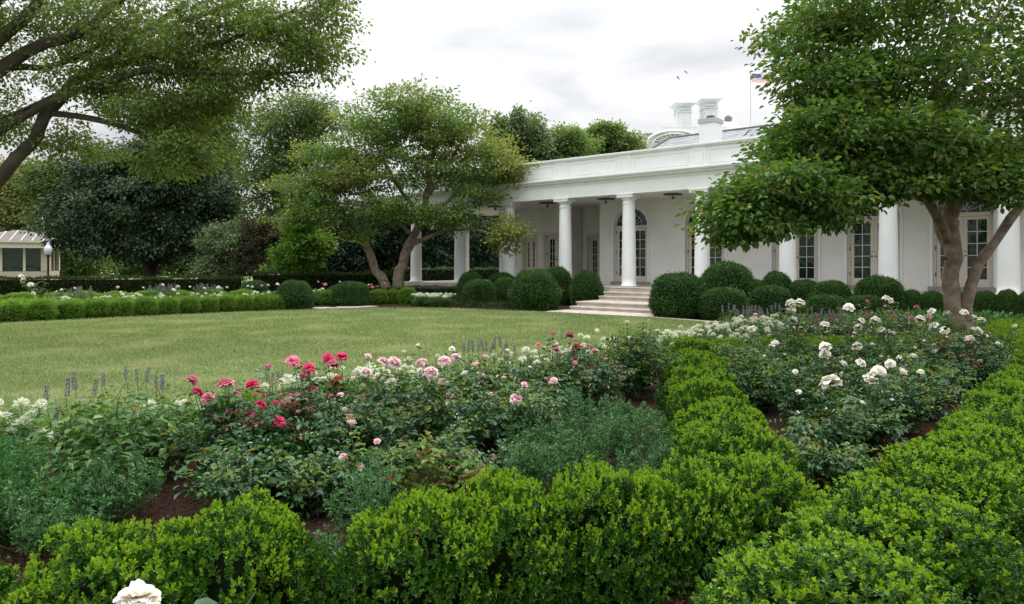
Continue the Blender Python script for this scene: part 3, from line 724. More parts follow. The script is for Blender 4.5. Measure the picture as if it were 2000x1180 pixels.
simple_tree('shade_tree', 'grey-green drooping tree at the right flank of the dark round tree', 445, 40, [blob(445, 480, 40, 48, 55, 160, 1.6), blob(430, 520, 40, 50, 25, 60, 1.4)], .13, 'behind_blue', 36, .5, .15, group=BT, droop=.4)
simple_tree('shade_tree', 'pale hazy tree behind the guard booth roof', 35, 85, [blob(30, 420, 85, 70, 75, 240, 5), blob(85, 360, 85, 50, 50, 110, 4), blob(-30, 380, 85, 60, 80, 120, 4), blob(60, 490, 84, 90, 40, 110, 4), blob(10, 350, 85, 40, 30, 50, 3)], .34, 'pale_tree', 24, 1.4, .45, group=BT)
simple_tree('shade_tree', 'dull green tree between the guard booth and the dark round tree', 135, 62, [blob(125, 420, 62, 50, 80, 240, 3), blob(100, 350, 62, 50, 40, 110, 2.6), blob(150, 500, 62, 60, 45, 130, 3), blob(180, 340, 62, 45, 35, 70, 2.4)], .22, 'yellow_tree', 34, .9, .4, group=BT)
for i, (px, Y, rx, cy, ry) in enumerate([(640, 47, 75, 470, 85), (730, 49, 70, 455, 85), (810, 50, 75, 450, 95), (893, 53, 80, 455, 90), (968, 56, 75, 455, 95)]):
    simple_tree('holly_tree', ['dark holly left of the magnolia trunk, farthest left of the dark screen', 'dark holly straight behind the magnolia fork', 'dark holly seen through the gap left of the first column', 'dark holly seen between the first two columns', 'dark holly seen between the second and third columns'][i], px, Y,
      [blob(px, cy, Y, rx, ry, 260, 2.6), blob(px, 520, Y, rx, 40, 90, 2.4)], .17, 'holly', 34, .6, .2, group='dark hollies behind the magnolia')
for i, (px, Y, bl_, lm) in enumerate([
    (1010, 66, [blob(1020, 265, 66, 55, 45, 190, 3), blob(985, 290, 66, 45, 60, 120, 3), blob(1050, 310, 66, 50, 50, 110, 3), blob(1010, 380, 66, 60, 60, 60, 3)], 'behind_blue'),
    (1110, 68, [blob(1110, 280, 68, 45, 30, 170, 3), blob(1090, 330, 68, 60, 50, 110, 3), blob(1130, 300, 68, 40, 40, 80, 3)], 'behind'),
    (1190, 72, [blob(1188, 268, 72, 40, 28, 150, 3), blob(1225, 290, 72, 36, 26, 100, 3), blob(1190, 330, 72, 70, 50, 100, 3), blob(1150, 285, 72, 25, 22, 50, 2)], 'behind')]):
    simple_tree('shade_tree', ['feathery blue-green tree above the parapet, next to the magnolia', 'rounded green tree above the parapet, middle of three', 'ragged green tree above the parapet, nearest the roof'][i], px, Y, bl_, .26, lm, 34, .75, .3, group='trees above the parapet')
# woodland far beyond everything
def far_woods():
    n = 42000; X = rng.uniform(-130, 6, n); Yv = rng.uniform(98, 112, n)
    top = 8.5+2.2*np.sin(X*.16)+1.6*np.sin(X*.43+2)+.8*np.sin(X*1.1)
    Z = rng.random(n)**.8*top; P = np.stack([X, Yv, Z], 1)
    V, Fq = leaf_arrays(P, sph(n), sph(n), rng.uniform(.5, 1.1, n), rng.uniform(.4, .8, n), .2, six=False)
    tag(link('far_woodland', npmesh('far_woodland', V, Fq), ['yellow_tree']), 'distant hazy green woodland beyond the grounds', 'woodland', kind='stuff')
far_woods()

# ------------------------------------------------------------------ clipped box
def dome(r, h, n, sq=2.3, lump=.06, seed=0, under=.12):
    """points and normals on a rounded mound (radius r, height h) standing on the ground"""
    n0 = int(n*1.35); d = sph(n0); d[:, 2] = np.abs(d[:, 2])
    # clumps and pits: growth is uneven over the mound
    q_ = np.sin(d[:, 0]*9+seed*3)*np.sin(d[:, 1]*8+seed)+np.sin(d[:, 2]*10+d[:, 0]*6+seed*5)*.8+rng.normal(size=n0)*.9
    d = d[np.argsort(-q_)[:n]]; d = d[rng.permutation(len(d))]
    q = (np.abs(d)**sq).sum(1)**(-1/sq); P = d*q[:, None]
    g = unit(np.sign(P)*np.abs(P)**(sq-1)/np.array([r, r, h]))
    k = 1+lump*(np.sin(d[:, 0]*4+seed)*np.cos(d[:, 1]*5+seed*2)+.6*np.sin(d[:, 2]*9+d[:, 0]*7+seed)+.5*np.sin(d[:, 0]*13+seed)*np.sin(d[:, 1]*12+seed*2))
    P = P*k[:, None]*np.array([r, r, h])
    s = np.clip(P[:, 2]/h/.35, 0, 1); P[:, :2] *= (1-under*(1-s))[:, None]
    return P, g
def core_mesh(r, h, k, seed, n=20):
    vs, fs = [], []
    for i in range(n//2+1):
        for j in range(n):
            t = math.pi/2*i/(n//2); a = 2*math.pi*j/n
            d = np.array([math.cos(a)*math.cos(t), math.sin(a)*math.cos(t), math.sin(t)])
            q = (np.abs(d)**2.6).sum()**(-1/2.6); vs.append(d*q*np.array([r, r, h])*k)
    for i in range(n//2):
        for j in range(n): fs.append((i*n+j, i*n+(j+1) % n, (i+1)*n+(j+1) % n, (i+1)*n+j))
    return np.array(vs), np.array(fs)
def box_bush_mesh(name, r, h, seed, sprigs=1250, leaf=.032):
    P, g = dome(r, h, sprigs, lump=.075, seed=seed)
    n2 = sprigs//2; P2, g2 = dome(r*.84, h*.84, n2, lump=.07, seed=seed)
    P = np.concatenate([P, P2]); g = np.concatenate([g, g2]); n = len(P)
    D = unit(g*1.0+np.array([0, 0, .55])+rng.normal(size=(n, 3))*.48)
    Ls = rng.uniform(.05, .10, n); st = rng.random(n) < .10; Ls[st] *= 1.5; sk = rng.uniform(.65, 1.25, n); Ls *= sk**.7
    B = P-D*Ls[:, None]*.75
    pairs = 5; parts = []; stems = []
    A = unit(np.cross(D, rng.normal(size=(n, 3)))); Bn = np.cross(D, A)
    Pl, Dl, Nl, Ll, tip = [], [], [], [], []
    for k in range(pairs):
        t = (k+.6)/pairs; pos = B+D*(Ls*t)[:, None]; ax = A if k % 2 == 0 else Bn
        for s in (-1, 1):
            dd = unit(ax*s+D*(.55+.5*t)+rng.normal(size=(n, 3))*.18)
            Pl.append(pos); Dl.append(dd); Nl.append(unit(D+rng.normal(size=(n, 3))*.25)); Ll.append(leaf*sk*(1-.2*t)*rng.uniform(.8, 1.15, n)); tip.append(np.full(n, t > .55))
    for s in range(2):
        dd = unit(D+A*(.5-s)*.7+Bn*(.3-.6*s)); Pl.append(B+D*Ls[:, None]); Dl.append(dd); Nl.append(unit(Bn+D*.3)); Ll.append(leaf*sk*.75*rng.uniform(.8, 1.1, n)); tip.append(np.full(n, True))
    Pl = np.concatenate(Pl); Dl = np.concatenate(Dl); Nl = np.concatenate(Nl); Ll = np.concatenate(Ll); tip = np.concatenate(tip)
    V, Fq = leaf_arrays(Pl, Dl, Nl, Ll, Ll*.55, .22, True)
    hi = P[:, 2]/h+rng.normal(size=n)*.22; zone = np.sin(P[:, 0]*9+seed)*np.sin(P[:, 1]*8+seed*2)*.25
    fresh_toplit = np.tile(hi+zone > .62, pairs*2+2) & tip  # lighter new leaves kept to the upper mound, painting top light into colour
    mi = np.repeat(fresh_toplit.astype(int), 2)
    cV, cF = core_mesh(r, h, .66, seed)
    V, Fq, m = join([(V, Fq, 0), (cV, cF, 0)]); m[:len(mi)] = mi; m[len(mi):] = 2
    return npmesh(name, V, Fq, m)
def add_mats(me, ms):
    for x in ms: me.materials.append(M[x])
    return me
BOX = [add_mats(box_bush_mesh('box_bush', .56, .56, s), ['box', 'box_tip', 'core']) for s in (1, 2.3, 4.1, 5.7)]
def place_mesh(me, name, x, y, label, cat, group, sc=(1, 1, 1), rz=None, z=0):
    o = bpy.data.objects.new(name, me); col.objects.link(o); o.location = (x, y, z); o.scale = sc
    o.rotation_euler = (0, 0, random.uniform(0, 6.28) if rz is None else rz)
    return tag(o, label, cat, group)
GB = 'clipped box mounds edging the near beds'
front = [(-2.55, 2.95, .78, .88), (-1.74, 3.12, .78, .93), (-1.30, 3.38, .74, .96), (-.44, 3.50, .74, .95), (-.05, 3.70, .74, .98), (.50, 3.84, .78, 1.03), (.93, 4.02, .72, .95)]
for i, (x, y, s, h) in enumerate(front):
    place_mesh(BOX[i % 4], 'box_bush', x, y, '%s box mound from the left in the row crossing the bottom of the picture' % ordinal(i), 'bush', GB, (s, s, h))
for i in range(9):
    t = i/8; x = 1.40+(2.82-1.40)*t; y = 4.30+(11.5-4.30)*t+.25*math.sin(i*2.1)*.3
    s = .82+.06*math.sin(i*1.7)
    place_mesh(BOX[(i+1) % 4], 'box_bush', x, y, '%s box mound, counted from the viewer, in the row running away toward the steps' % ordinal(i), 'bush', GB, (s, s, .93+.04*math.sin(i*2.9)))
rc = [(1.35, 3.02, .96, .88), (1.98, 3.68, 1.0, .90), (2.63, 4.35, 0.93, .923), (3.22, 4.95, 0.93, .920), (3.8, 5.6, 0.93, .925), (4.4, 6.3, 0.93, .92), (5.0, 7.0, 0.93, .922), (5.65, 7.75, 0.93, .923), (6.3, 8.5, 1.0, .93), (6.95, 9.2, 1.0, .9)]
for i, (x, y, s, h) in enumerate(rc):
    place_mesh(BOX[(i*3+2) % 4], 'box_bush', x, y, '%s box mound, counted from the bottom edge, in the row at the right' % ordinal(i), 'bush', GB, (s, s, h))
# low box hedges further off in the right bed and along the lawn
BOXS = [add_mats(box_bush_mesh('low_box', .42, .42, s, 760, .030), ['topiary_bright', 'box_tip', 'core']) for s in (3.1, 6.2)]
for i in range(9):
    place_mesh(BOXS[i % 2], 'low_box', 3.55+.62*i, 11.75+.1*math.sin(i*2)+.08*i, '%s low box mound from the left behind the white roses' % ordinal(i), 'bush', 'low box mounds behind the white roses', (1, 1, 1.08))
for i in range(7):
    place_mesh(BOXS[(i+1) % 2], 'low_box', 8.2+.42*i, 11.0+.75*i, '%s low box mound in the bright hedge at the far right, below the magnolia' % ordinal(i), 'bush', 'low box mounds below the right magnolia', (1.15, 1.15, 1.1))
for i in range(9):
    t = i/8; x = -5.6+4.3*t; y = 5.75+3.0*t
    place_mesh(BOXS[i % 2], 'low_box', x, y, '%s low box mound from the left along the near edge of the lawn' % ordinal(i), 'bush', 'low box mounds along the near lawn edge', (.8, .8, .72))

# topiary balls and mounds round the lawn
def ball_mesh(name, n, seed, leaf=.032, sq=2.15, flatk=1.0, fuzz=.012, lump=.012, stray=.03):
    r = .6
    d = sph(n); d[:, 2] = np.where(d[:, 2] < -.62, -d[:, 2], d[:, 2])
    q = (np.abs(d)**sq).sum(1)**(-1/sq); k = 1+lump*(np.sin(d[:, 0]*5+seed)*np.cos(d[:, 1]*6+seed)+np.sin(d[:, 2]*8+seed))
    P = d*(q*k*r)[:, None]+rng.normal(size=(n, 3))*fuzz; P[:, 2] += r*.62
    o_ = rng.random(n) < stray; P[o_] += d[o_]*rng.uniform(.01, .06, (o_.sum(), 1))
    D = unit(d*.8+rng.normal(size=(n, 3))*.7+np.array([0, 0, .3])); L = leaf*rng.uniform(.6, 1.3, n)
    V, Fq = leaf_arrays(P, D, unit(d+rng.normal(size=(n, 3))*.5), L, L*.6, .2, False)
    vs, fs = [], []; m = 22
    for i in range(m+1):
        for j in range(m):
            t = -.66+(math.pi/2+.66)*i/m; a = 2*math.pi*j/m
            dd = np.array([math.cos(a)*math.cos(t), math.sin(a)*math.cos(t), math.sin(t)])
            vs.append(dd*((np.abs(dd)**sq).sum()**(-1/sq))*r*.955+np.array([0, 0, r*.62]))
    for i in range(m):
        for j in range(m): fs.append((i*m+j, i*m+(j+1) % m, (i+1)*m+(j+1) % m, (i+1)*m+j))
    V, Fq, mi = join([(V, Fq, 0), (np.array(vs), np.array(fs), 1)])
    return npmesh(name, V, Fq, mi)       # height = r*1.62 = .972, width 1.2
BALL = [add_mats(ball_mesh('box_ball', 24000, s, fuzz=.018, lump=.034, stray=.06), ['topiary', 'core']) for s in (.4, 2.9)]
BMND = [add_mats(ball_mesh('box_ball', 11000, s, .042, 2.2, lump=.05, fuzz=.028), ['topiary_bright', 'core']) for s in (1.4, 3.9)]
def ball(px, top, bot, wpx, label, meshes=BALL, i=0, group='clipped box balls before the colonnade', name='box_ball'):
    p = G(px, bot); Y0 = p.y; wd = wpx/F*Y0; Yc = Y0+wd*.32; x = (px-CX)/F*Yc
    for _ in range(60):      # keep the ball clear of the porch
        dd = (x-A0.x)*.643+(Yc-A0.y)*.765
        if px < 760 or dd < -.66-.46*wpx/F*Yc: break
        Yc *= .992; x = (px-CX)/F*Yc
    wd = wpx/F*Yc; h = EYE+(HY-top)/F*Yc if top < HY else EYE-(top-HY)/F*(Yc)
    return place_mesh(meshes[i % 2], name, x, Yc, label, 'bush', group, (wd/1.2, wd/1.2, h/.972))
BL = [(1044, 531, 607, 93, 'largest box ball left of the steps, in front'), (936, 547, 599, 64, 'frontmost box ball at the left end of the left group'),
 (920, 534, 592, 54, 'box ball farthest left, rising behind the front one by the grey ground cover'), (981, 534, 586, 58, 'box ball rising behind the two front ones, left of the largest ball'),
 (988, 544, 597, 50, 'box ball touching the left side of the largest ball'), (1086, 523, 588, 62, 'tall box ball behind the right shoulder of the largest ball'),
 (1146, 533, 591, 62, 'box ball right beside the stone steps on their left'), (1105, 561, 596, 38, 'small low box ball between the largest ball and the steps'),
 (1128, 561, 592, 30, 'smallest box ball, tucked against the ball beside the steps'), (1325, 535, 622, 106, 'big box ball at the right end of the stone steps'),
 (1419, 518, 598, 108, 'widest and highest box ball right of the steps, behind two others'), (1414, 563, 626, 90, 'front box ball right of the ball at the steps'),
 (1481, 551, 606, 75, 'box ball between the high one and the dark one behind the lavender'), (1504, 559, 622, 78, 'dark front box ball behind the lavender spikes'),
 (1517, 536, 596, 66, 'box ball standing against the wall left of the tall column'), (1571, 548, 604, 66, 'box ball just right of the dark front ball'),
 (1622, 553, 607, 88, 'wide low box ball under the third arched door'), (1716, 541, 606, 88, 'round box ball in front of the fourth arched door'),
 (1613, 579, 628, 88, 'flat-topped box ball behind the large white roses'), (1692, 577, 628, 76, 'flat-topped box ball right of the other flat one'),
 (575, 551, 606, 72, 'box ball at the right end of the left hedge row'), (685, 551, 599, 72, 'box ball just left of the magnolia trunk'),
 (640, 568, 597, 34, 'small box ball between the two balls left of the magnolia'), (617, 566, 595, 32, 'small box ball touching the ball at the end of the left row'),
 (738, 567, 595, 38, 'small box ball below the leaning magnolia limb'), (768, 565, 594, 30, 'small box ball at the foot of the magnolia trunk'),
 (796, 563, 595, 36, 'small box ball right of the magnolia trunk'), (497, 549, 592, 52, 'box ball half hidden behind the right end of the left flower bed'),
 (655, 560, 590, 36, 'box ball peeping over the small ones left of the magnolia')]
for i, (px, t, bo, w_, l) in enumerate(BL): ball(px, t, bo, w_, l, BALL if i not in (22, 23, 24, 25, 26) else BMND, i)
for i, px in enumerate([1780, 1822, 1862, 1925, 1968, 2012]):
    ball(px, 570, 607, 48, '%s low dark box mound from the left under the last arched doors' % ordinal(i), BALL, i, 'low dark box mounds at the foot of the wall')
row = [(-30, 592, 634, 58), (25, 589, 631, 56), (81, 587, 628.5, 58), (137, 586, 625, 56), (190, 585, 622.5, 52), (237, 583, 620.5, 50), (284, 582, 618.5, 48), (328, 581, 616, 46), (370, 580, 614, 44), (408, 579, 612, 41), (443, 578, 610.5, 38), (477, 577.5, 609, 36), (510, 577, 608, 36), (542, 576.5, 607, 36)]
for i, (px, t, bo, w_) in enumerate(row): ball(px, t, bo, w_*.9, '%s bright box mound from the left in the low row across the lawn' % ordinal(i), BMND, i, 'bright box mounds across the lawn')
for i in range(9):
    ball(-20+62*i, 574-i*1.0, 606-i*1.3, 58, '%s bright box mound from the left in the back row, among the white flowers' % ordinal(i), BMND, i+1, 'back row of bright box mounds')

# taller hedges
def hedge(name, label, p0, p1, h, wd, mat, dens=900, leaf=.07, group=None, spiky=.0):
    p0 = Vector((p0[0], p0[1], 0)); p1 = Vector((p1[0], p1[1], 0)); L = (p1-p0).length; n = int(dens*L)
    u = rng.random(n)*L; f = rng.random(n); tot = 2*h+wd; s = f*tot
    y = np.where(s < h, -wd/2, np.where(s < h+wd, -wd/2+(s-h), wd/2)); z = np.where(s < h, s, np.where(s < h+wd, h, h-(s-h-wd)))
    z = z*(1+.03*np.sin(u*2.3)+.02*np.sin(u*7)); P = np.stack([u, y, z], 1)+rng.normal(size=(n, 3))*.03
    nrm = np.stack([np.zeros(n), np.where(s < h, -1., np.where(s < h+wd, 0., 1.)), np.where((s >= h) & (s < h+wd), 1., 0.)], 1)
    D = unit(nrm*.6+rng.normal(size=(n, 3))*.6+np.array([0, 0, .3+spiky])); Lf = leaf*rng.uniform(.5, 1.3, n)
    V, Fq = leaf_arrays(P, D, unit(nrm+rng.normal(size=(n, 3))*.5), Lf, Lf*(.55-.25*min(1, spiky)), .2, False)
    k = .05; B = np.array([(0, -wd/2+k, 0), (L, -wd/2+k, 0), (L, wd/2-k, 0), (0, wd/2-k, 0), (0, -wd/2+k, h-k), (L, -wd/2+k, h-k), (L, wd/2-k, h-k), (0, wd/2-k, h-k)])
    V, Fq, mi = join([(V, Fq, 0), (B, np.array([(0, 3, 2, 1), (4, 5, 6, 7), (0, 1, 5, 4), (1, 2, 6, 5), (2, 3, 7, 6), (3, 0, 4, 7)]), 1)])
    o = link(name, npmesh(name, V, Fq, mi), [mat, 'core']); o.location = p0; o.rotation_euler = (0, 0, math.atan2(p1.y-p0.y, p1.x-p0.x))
    return tag(o, label, 'hedge', group)
def HP(px, Y): return ((px-CX)/F*Y, Y)
hedge('hedge', 'long dull dark hedge behind the left flower bed, below the dark round tree', HP(-60, 31), HP(470, 34), 1.02, 1.0, 'hedge_dark', 1500, .10, spiky=1)
hedge('hedge', 'dull dark hedge behind the box balls, below the lime-green young tree', HP(495, 34.5), HP(765, 37), 1.18, 1.0, 'hedge_dark', 1500, .10, spiky=1)
hedge('hedge', 'low clipped dark hedge between the magnolia trunk and the first columns', HP(700, 33.5), HP(925, 32.0), .62, .7, 'topiary', 2200, .05)
hedge('hedge', 'bright clipped hedge seen through the gap behind the first columns', HP(770, 44), HP(985, 42), 1.38, .9, 'topiary', 1800, .06)

# ------------------------------------------------------------------ flowers
def petal_grid(l, w, open_, curl, az, lift=0, r0=.004, nu=4, nv=5):
    """one petal: rises from the centre, leans out by open_ (0 upright, 1 flat), edge curls"""
    V = []
    for i in range(nu+1):
        t = i/nu
        ang = (1-open_)*math.pi/2*(1-.25*t)-curl*t*t
        for j in range(nv):
            s = j/(nv-1)*2-1
            ww = w*(.25+.75*math.sin(math.pi*min(1, t*.85+.08)))*s
            rad = r0+l*t*math.cos(ang); z = lift+l*t*math.sin(ang)+.25*w*s*s*(1-open_*.4)+.08*w*math.sin(5*s+az*3)*t
            V.append((rad-.18*w*s*s, ww, z))
    V = np.array(V); c, s_ = math.cos(az), math.sin(az)
    V = np.stack([V[:, 0]*c-V[:, 1]*s_, V[:, 0]*s_+V[:, 1]*c, V[:, 2]], 1)
    Fq = [(i*nv+j, i*nv+j+1, (i+1)*nv+j+1, (i+1)*nv+j) for i in range(nu) for j in range(nv-1)]
    return V, np.array(Fq)
def bloom_mesh(name, mat, kind='full'):
    parts = []
    if kind == 'full': whorls = [(7, .050, .030, .90, .45), (8, .047, .028, .70, .4), (7, .042, .025, .52, .3), (6, .036, .021, .34, .2), (4, .028, .014, .15, 0)]
    elif kind == 'open': whorls = [(7, .058, .036, .90, .35), (7, .050, .032, .68, .2), (6, .040, .026, .48, .1)]
    else: whorls = [(4, .040, .024, .30, .25), (4, .038, .02, .14, .05), (3, .036, .015, .05, 0)]
    for k, (n, l, w, o, cu) in enumerate(whorls):
        for i in range(n):
            az = 6.283*i/n+k*.7+rng.normal()*.12
            V, Fq = petal_grid(l*rng.uniform(.88, 1.1), w*rng.uniform(.9, 1.1), min(1, o+rng.normal()*.05), cu+rng.normal()*.1, az, lift=k*.002)
            parts.append((V, Fq, 0))
    if kind == 'open':
        n = 26; P = np.zeros((n, 3)); P[:, 2] = .004; D = sph(n); D[:, 2] = np.abs(D[:, 2])+.8
        V, Fq = leaf_arrays(P, unit(D), sph(n), np.full(n, .022), .004, six=False); parts.append((V, Fq, 1))
    # green sepals and receptacle
    n = 6; P = np.zeros((n, 3)); P[:, 2] = -.004; a = np.arange(n)*6.283/n; D = np.stack([np.cos(a), np.sin(a), np.full(n, -.35)], 1)
    V, Fq = leaf_arrays(P, D, np.tile([0, 0, 1.], (n, 1)), np.full(n, .026), .011, six=False); parts.append((V, Fq, 2))
    V, Fq, mi = join(parts)
    return add_mats(npmesh(name, V, Fq, mi, True), [mat, 'yellow', 'stem'])
BLM = {}
for mt in ('hot_pink', 'pink', 'pale_pink', 'white_petal'):
    BLM[mt] = [bloom_mesh('bloom', mt, 'full'), bloom_mesh('bloom', mt, 'open' if mt in ('white_petal',) else 'full'), bloom_mesh('bloom', mt, 'bud')]
def put_bloom(root, p, mt, size=1.0, kind=None, name='bloom'):
    k = kind if kind is not None else random.choice([0, 0, 1, 2] if mt != 'white_petal' else [0, 0, 1, 1, 2])
    o = bpy.data.objects.new(name, BLM[mt][k]); col.objects.link(o); o.parent = root; o.location = p
    o.scale = [size*(random.uniform(.92, 1.15) if mt == 'white_petal' else random.uniform(.8, 1.12))]*3
    o.rotation_euler = (random.gauss(.45, .22), random.gauss(0, .22), random.uniform(0, 6.28))
    return o
def shrub(name, label, cat, x, y, tips, h, spread, canes=9, leaf=.064, mats=('rose_leaf', 'rose_young'), young=.25, nodes=12, comp=5, group=None, low=.12, extra=1.0, wid=.62):
    """a rose: canes from one crown at the ground, compound leaves along them; tips: world points a cane must reach"""
    base = np.array([x, y, 0.]); ends = [np.array(t)-base for t in tips]
    for i in range(canes):
        a = rng.random()*6.283; r = spread*rng.uniform(.35, 1.05); hh = h*rng.uniform(.6, 1.0)*(1-.25*(r/spread)**2)
        ends.append(np.array([r*math.cos(a), r*math.sin(a), hh]))
    polys, LP, LD, LN, LL, LM = [], [], [], [], [], []
    def put_leaves(C, n, t0, ybias):
        for i in range(n):
            t = t0+(1-t0)*(i+rng.random())/n; f = t*(len(C)-1); k = min(int(f), len(C)-2); p = C[k]+(C[k+1]-C[k])*(f-k)
            ax = C[k+1]-C[k]; ax = ax/np.linalg.norm(ax)
            a = rng.random()*6.283; o = np.array([math.cos(a), math.sin(a), .15+.3*rng.random()]); o = o-ax*o.dot(ax)*.6; o /= np.linalg.norm(o)
            pl = leaf*rng.uniform(1.0, 1.9); up = np.array([0, 0, 1.])+rng.normal(size=3)*.35
            sd_ = np.cross(o, up); sd_ /= np.linalg.norm(sd_); sz = leaf*rng.uniform(.7, 1.15)*(1-.25*(t > .85))
            mi = 1 if rng.random() < young*(2.2 if t > .8 else .35) else 0
            defs = [(1.0, 0, 1)]
            if comp >= 3: defs += [(.72, 1, .85), (.72, -1, .85)]
            if comp >= 5: defs += [(.36, 1, .7), (.36, -1, .7)]
            for (q, sgn, kk) in defs:
                LP.append(p+o*pl*q); d_ = o*(1 if sgn == 0 else .35)+sd_*sgn-np.array([0, 0, .25]); LD.append(d_+rng.normal(size=3)*.12)
                LN.append(up+rng.normal(size=3)*.18); LL.append(sz*kk); LM.append(mi)
    for j, e in enumerate(ends):
        n = 8; t = np.linspace(0, 1, n)[:, None]
        b0 = rng.normal(size=3)*.03; b0[2] = 0
        C = b0+(e-b0)*t; bow = np.array([e[0], e[1], 0])*.25; C = C+bow*np.sin(t*math.pi)*rng.uniform(.2, .8)+rng.normal(size=(n, 3))*.012*np.sin(t*math.pi)
        C[:, 2] = np.maximum(C[:, 2], 0); C[-1] = e
        polys.append((C, np.linspace(.0065, .0028, n))); L = np.linalg.norm(e)
        put_leaves(C, int(nodes*L/.7*extra)+3, low, 1)
        if L > .35:
            for s in range(2):
                k = rng.integers(2, 6); q = C[k]; a = rng.random()*6.283
                ee = q+np.array([math.cos(a)*.5, math.sin(a)*.5, .75])*L*rng.uniform(.25, .42)
                C2 = q+(ee-q)*np.linspace(0, 1, 4)[:, None]; polys.append((C2, np.linspace(.004, .002, 4))); put_leaves(C2, int(nodes*.45*extra)+1, .2, 1)
    LP, LD, LN = map(np.array, (LP, LD, LN)); LP[:, 2] = np.maximum(LP[:, 2], .02)
    V, Fq = leaf_arrays(LP, LD, LN, np.array(LL), np.array(LL)*wid, .2, True)
    root = empty(name, base, 0, label, cat, group)
    link('foliage', npmesh('foliage', V, Fq, np.repeat(np.array(LM), 2)), list(mats), root)
    V, Fq = tubes_np(polys, 4); link('stems', npmesh('stems', V, Fq, smooth=True), ['stem'], root)
    return root
def rose(label, x, y, blooms, h, spread, group, size=1.0, dy=0, **kw):
    """blooms: (px, py, petal material[, kind]); each stands at its own distance inside the bush"""
    tips = [np.array(Q(b[0], b[1], y+dy+random.uniform(-.15, .15))) for b in blooms]
    for t in tips: t[2] = max(t[2], .15)
    r = shrub('rose_bush', label, 'rose bush', x, y, tips, h, spread, group=group, **kw)
    if blooms and group in (g1, g2):         # smaller side blooms and buds among the leaves
        for k in range(3):
            a = random.uniform(0, 6.28); q = random.uniform(.4, .95)
            put_bloom(r, (spread*q*math.cos(a), spread*q*math.sin(a), h*random.uniform(.7, 1.05)), blooms[k % len(blooms)][2], random.uniform(.45, .75), random.choice([0, 2, 2]))
    for b, t in zip(blooms, tips): put_bloom(r, Vector(t)-Vector((x, y, 0)), b[2], size, b[3] if len(b) > 3 else None)
    return r
g1 = 'rose bushes in the near bed'; g2 = 'white rose bushes in the right bed'
H_, P_, L_, W_ = 'hot_pink', 'pink', 'pale_pink', 'white_petal'
g1 = 'rose bushes in the near bed'
rose('pink rose bush nearest the left leafy plants, first in the bed with open pink blooms', -2.12, 5.4, [(375, 743, P_, 0), (386, 767, H_, 0), (406, 778, P_, 0), (441, 751, P_, 0), (460, 767, P_, 0), (446, 752, L_, 2)], 0.69, 0.40, g1, 1.15, canes=10)
rose('rose bush with mostly hot pink blooms and red new shoots, above the mulch', -1.78, 5.3, [(493, 752, H_, 0), (524, 720, P_, 2), (486, 812, P_, 0), (509, 791, H_, 0), (545, 823, H_, 0)], 0.74, 0.47, g1, 1.0, canes=16, mats=('rose_leaf', 'red_leaf'), young=.12)
rose('rose bush with a tight cluster of pink blooms amid the hot pink roses', -1.5, 5.7, [(572, 706, P_, 0), (559, 790, P_, 0), (567, 781, P_, 0), (578, 820, H_, 0), (602, 720, H_, 0), (589, 739, H_, 2), (606, 716, P_, 0)], 0.78, 0.45, g1, 1.1, canes=14, mats=('rose_leaf', 'red_leaf'), young=.12)
rose('rose bush carrying the tallest trio of hot pink blooms against the lawn', -1.45, 6.4, [(640, 700, H_, 0), (667, 698, H_, 0), (650, 712, P_, 0), (659, 745, H_, 0), (611, 763, H_, 0)], 0.69, 0.45, g1, 1.25, canes=12)
rose('rose bush with single pale pink buds hanging low at its left', -1.15, 5.9, [(665, 775, L_, 2), (686, 817, L_, 0), (675, 848, L_, 2), (715, 727, L_, 0), (718, 699, L_, 2)], 0.67, 0.47, g1, 1.1, canes=16)
rose('dark-leaved rose bush with a pair of pale pink blooms side by side at the top', -.85, 6.5, [(749, 707, L_, 0), (770, 708, L_, 0), (842, 728, L_, 0), (716, 728, W_, 0)], 0.74, 0.52, g1, 1.25, canes=18)
rose('broad rose bush with pale blooms and one low pink-white bud in front', -.5, 6.1, [(823, 710, L_, 0), (864, 752, L_, 2), (866, 798, L_, 2), (868, 705, L_, 0)], 0.69, 0.52, g1, 1.2, canes=19)
rose('pale pink rose bush just below the lavender spikes by the lawn', -.3, 6.9, [(890, 698, L_, 0), (910, 733, W_, 2), (928, 716, L_, 2), (948, 702, L_, 2)], 0.74, 0.52, g1, 1.2, canes=18)
rose('rose bush with pale pink cupped blooms beside the blue-green feathery plants', .08, 6.5, [(1024, 754, L_, 2), (1008, 780, L_, 0), (969, 847, P_, 2), (1034, 796, W_, 2)], 0.63, 0.49, g1, 1.15, canes=18)
rose('low dark rose bush without blooms between the bare mulch and the box mounds', -.95, 5.25, [], 0.47, 0.38, g1, canes=11)
rose('low rose bush without blooms behind the middle of the front box row', -.3, 5.45, [], 0.45, 0.43, g1, canes=12)
rose('rose bush without blooms, dark, behind the pale pink ones', .1, 7.4, [], 0.69, 0.54, g1, canes=18)
rose('coral pink rose bush with blooms scattered over its left half', .45, 7.9, [(1080, 653, P_, 2), (1051, 675, P_, 0), (1035, 735, H_, 2)], 0.78, 0.47, g1, .9, canes=15)
rose('coral rose bush on one tall stem with five blooms near the end of the bed', .85, 8.1, [(1113, 655, P_, 0), (1127, 678, H_, 0), (1118, 690, P_, 0), (1149, 678, P_, 2), (1161, 687, P_, 2), (1133, 742, P_, 2)], 0.81, 0.47, g1, 1.0, canes=16, mats=('rose_leaf', 'red_leaf'), young=.1)
rose('tall yellow-green rose bush with a single cream bud, beside the lawn corner', 1.48, 8.9, [(1225, 632, W_, 2)], 1.10, 0.47, g1, .9, canes=21, mats=('rose_leaf', 'rose_young'), young=.45)
rose('bushy green rose bush right before the first mound of the receding box row', 1.75, 9.6, [], 0.95, 0.47, g1, canes=18, young=.35)
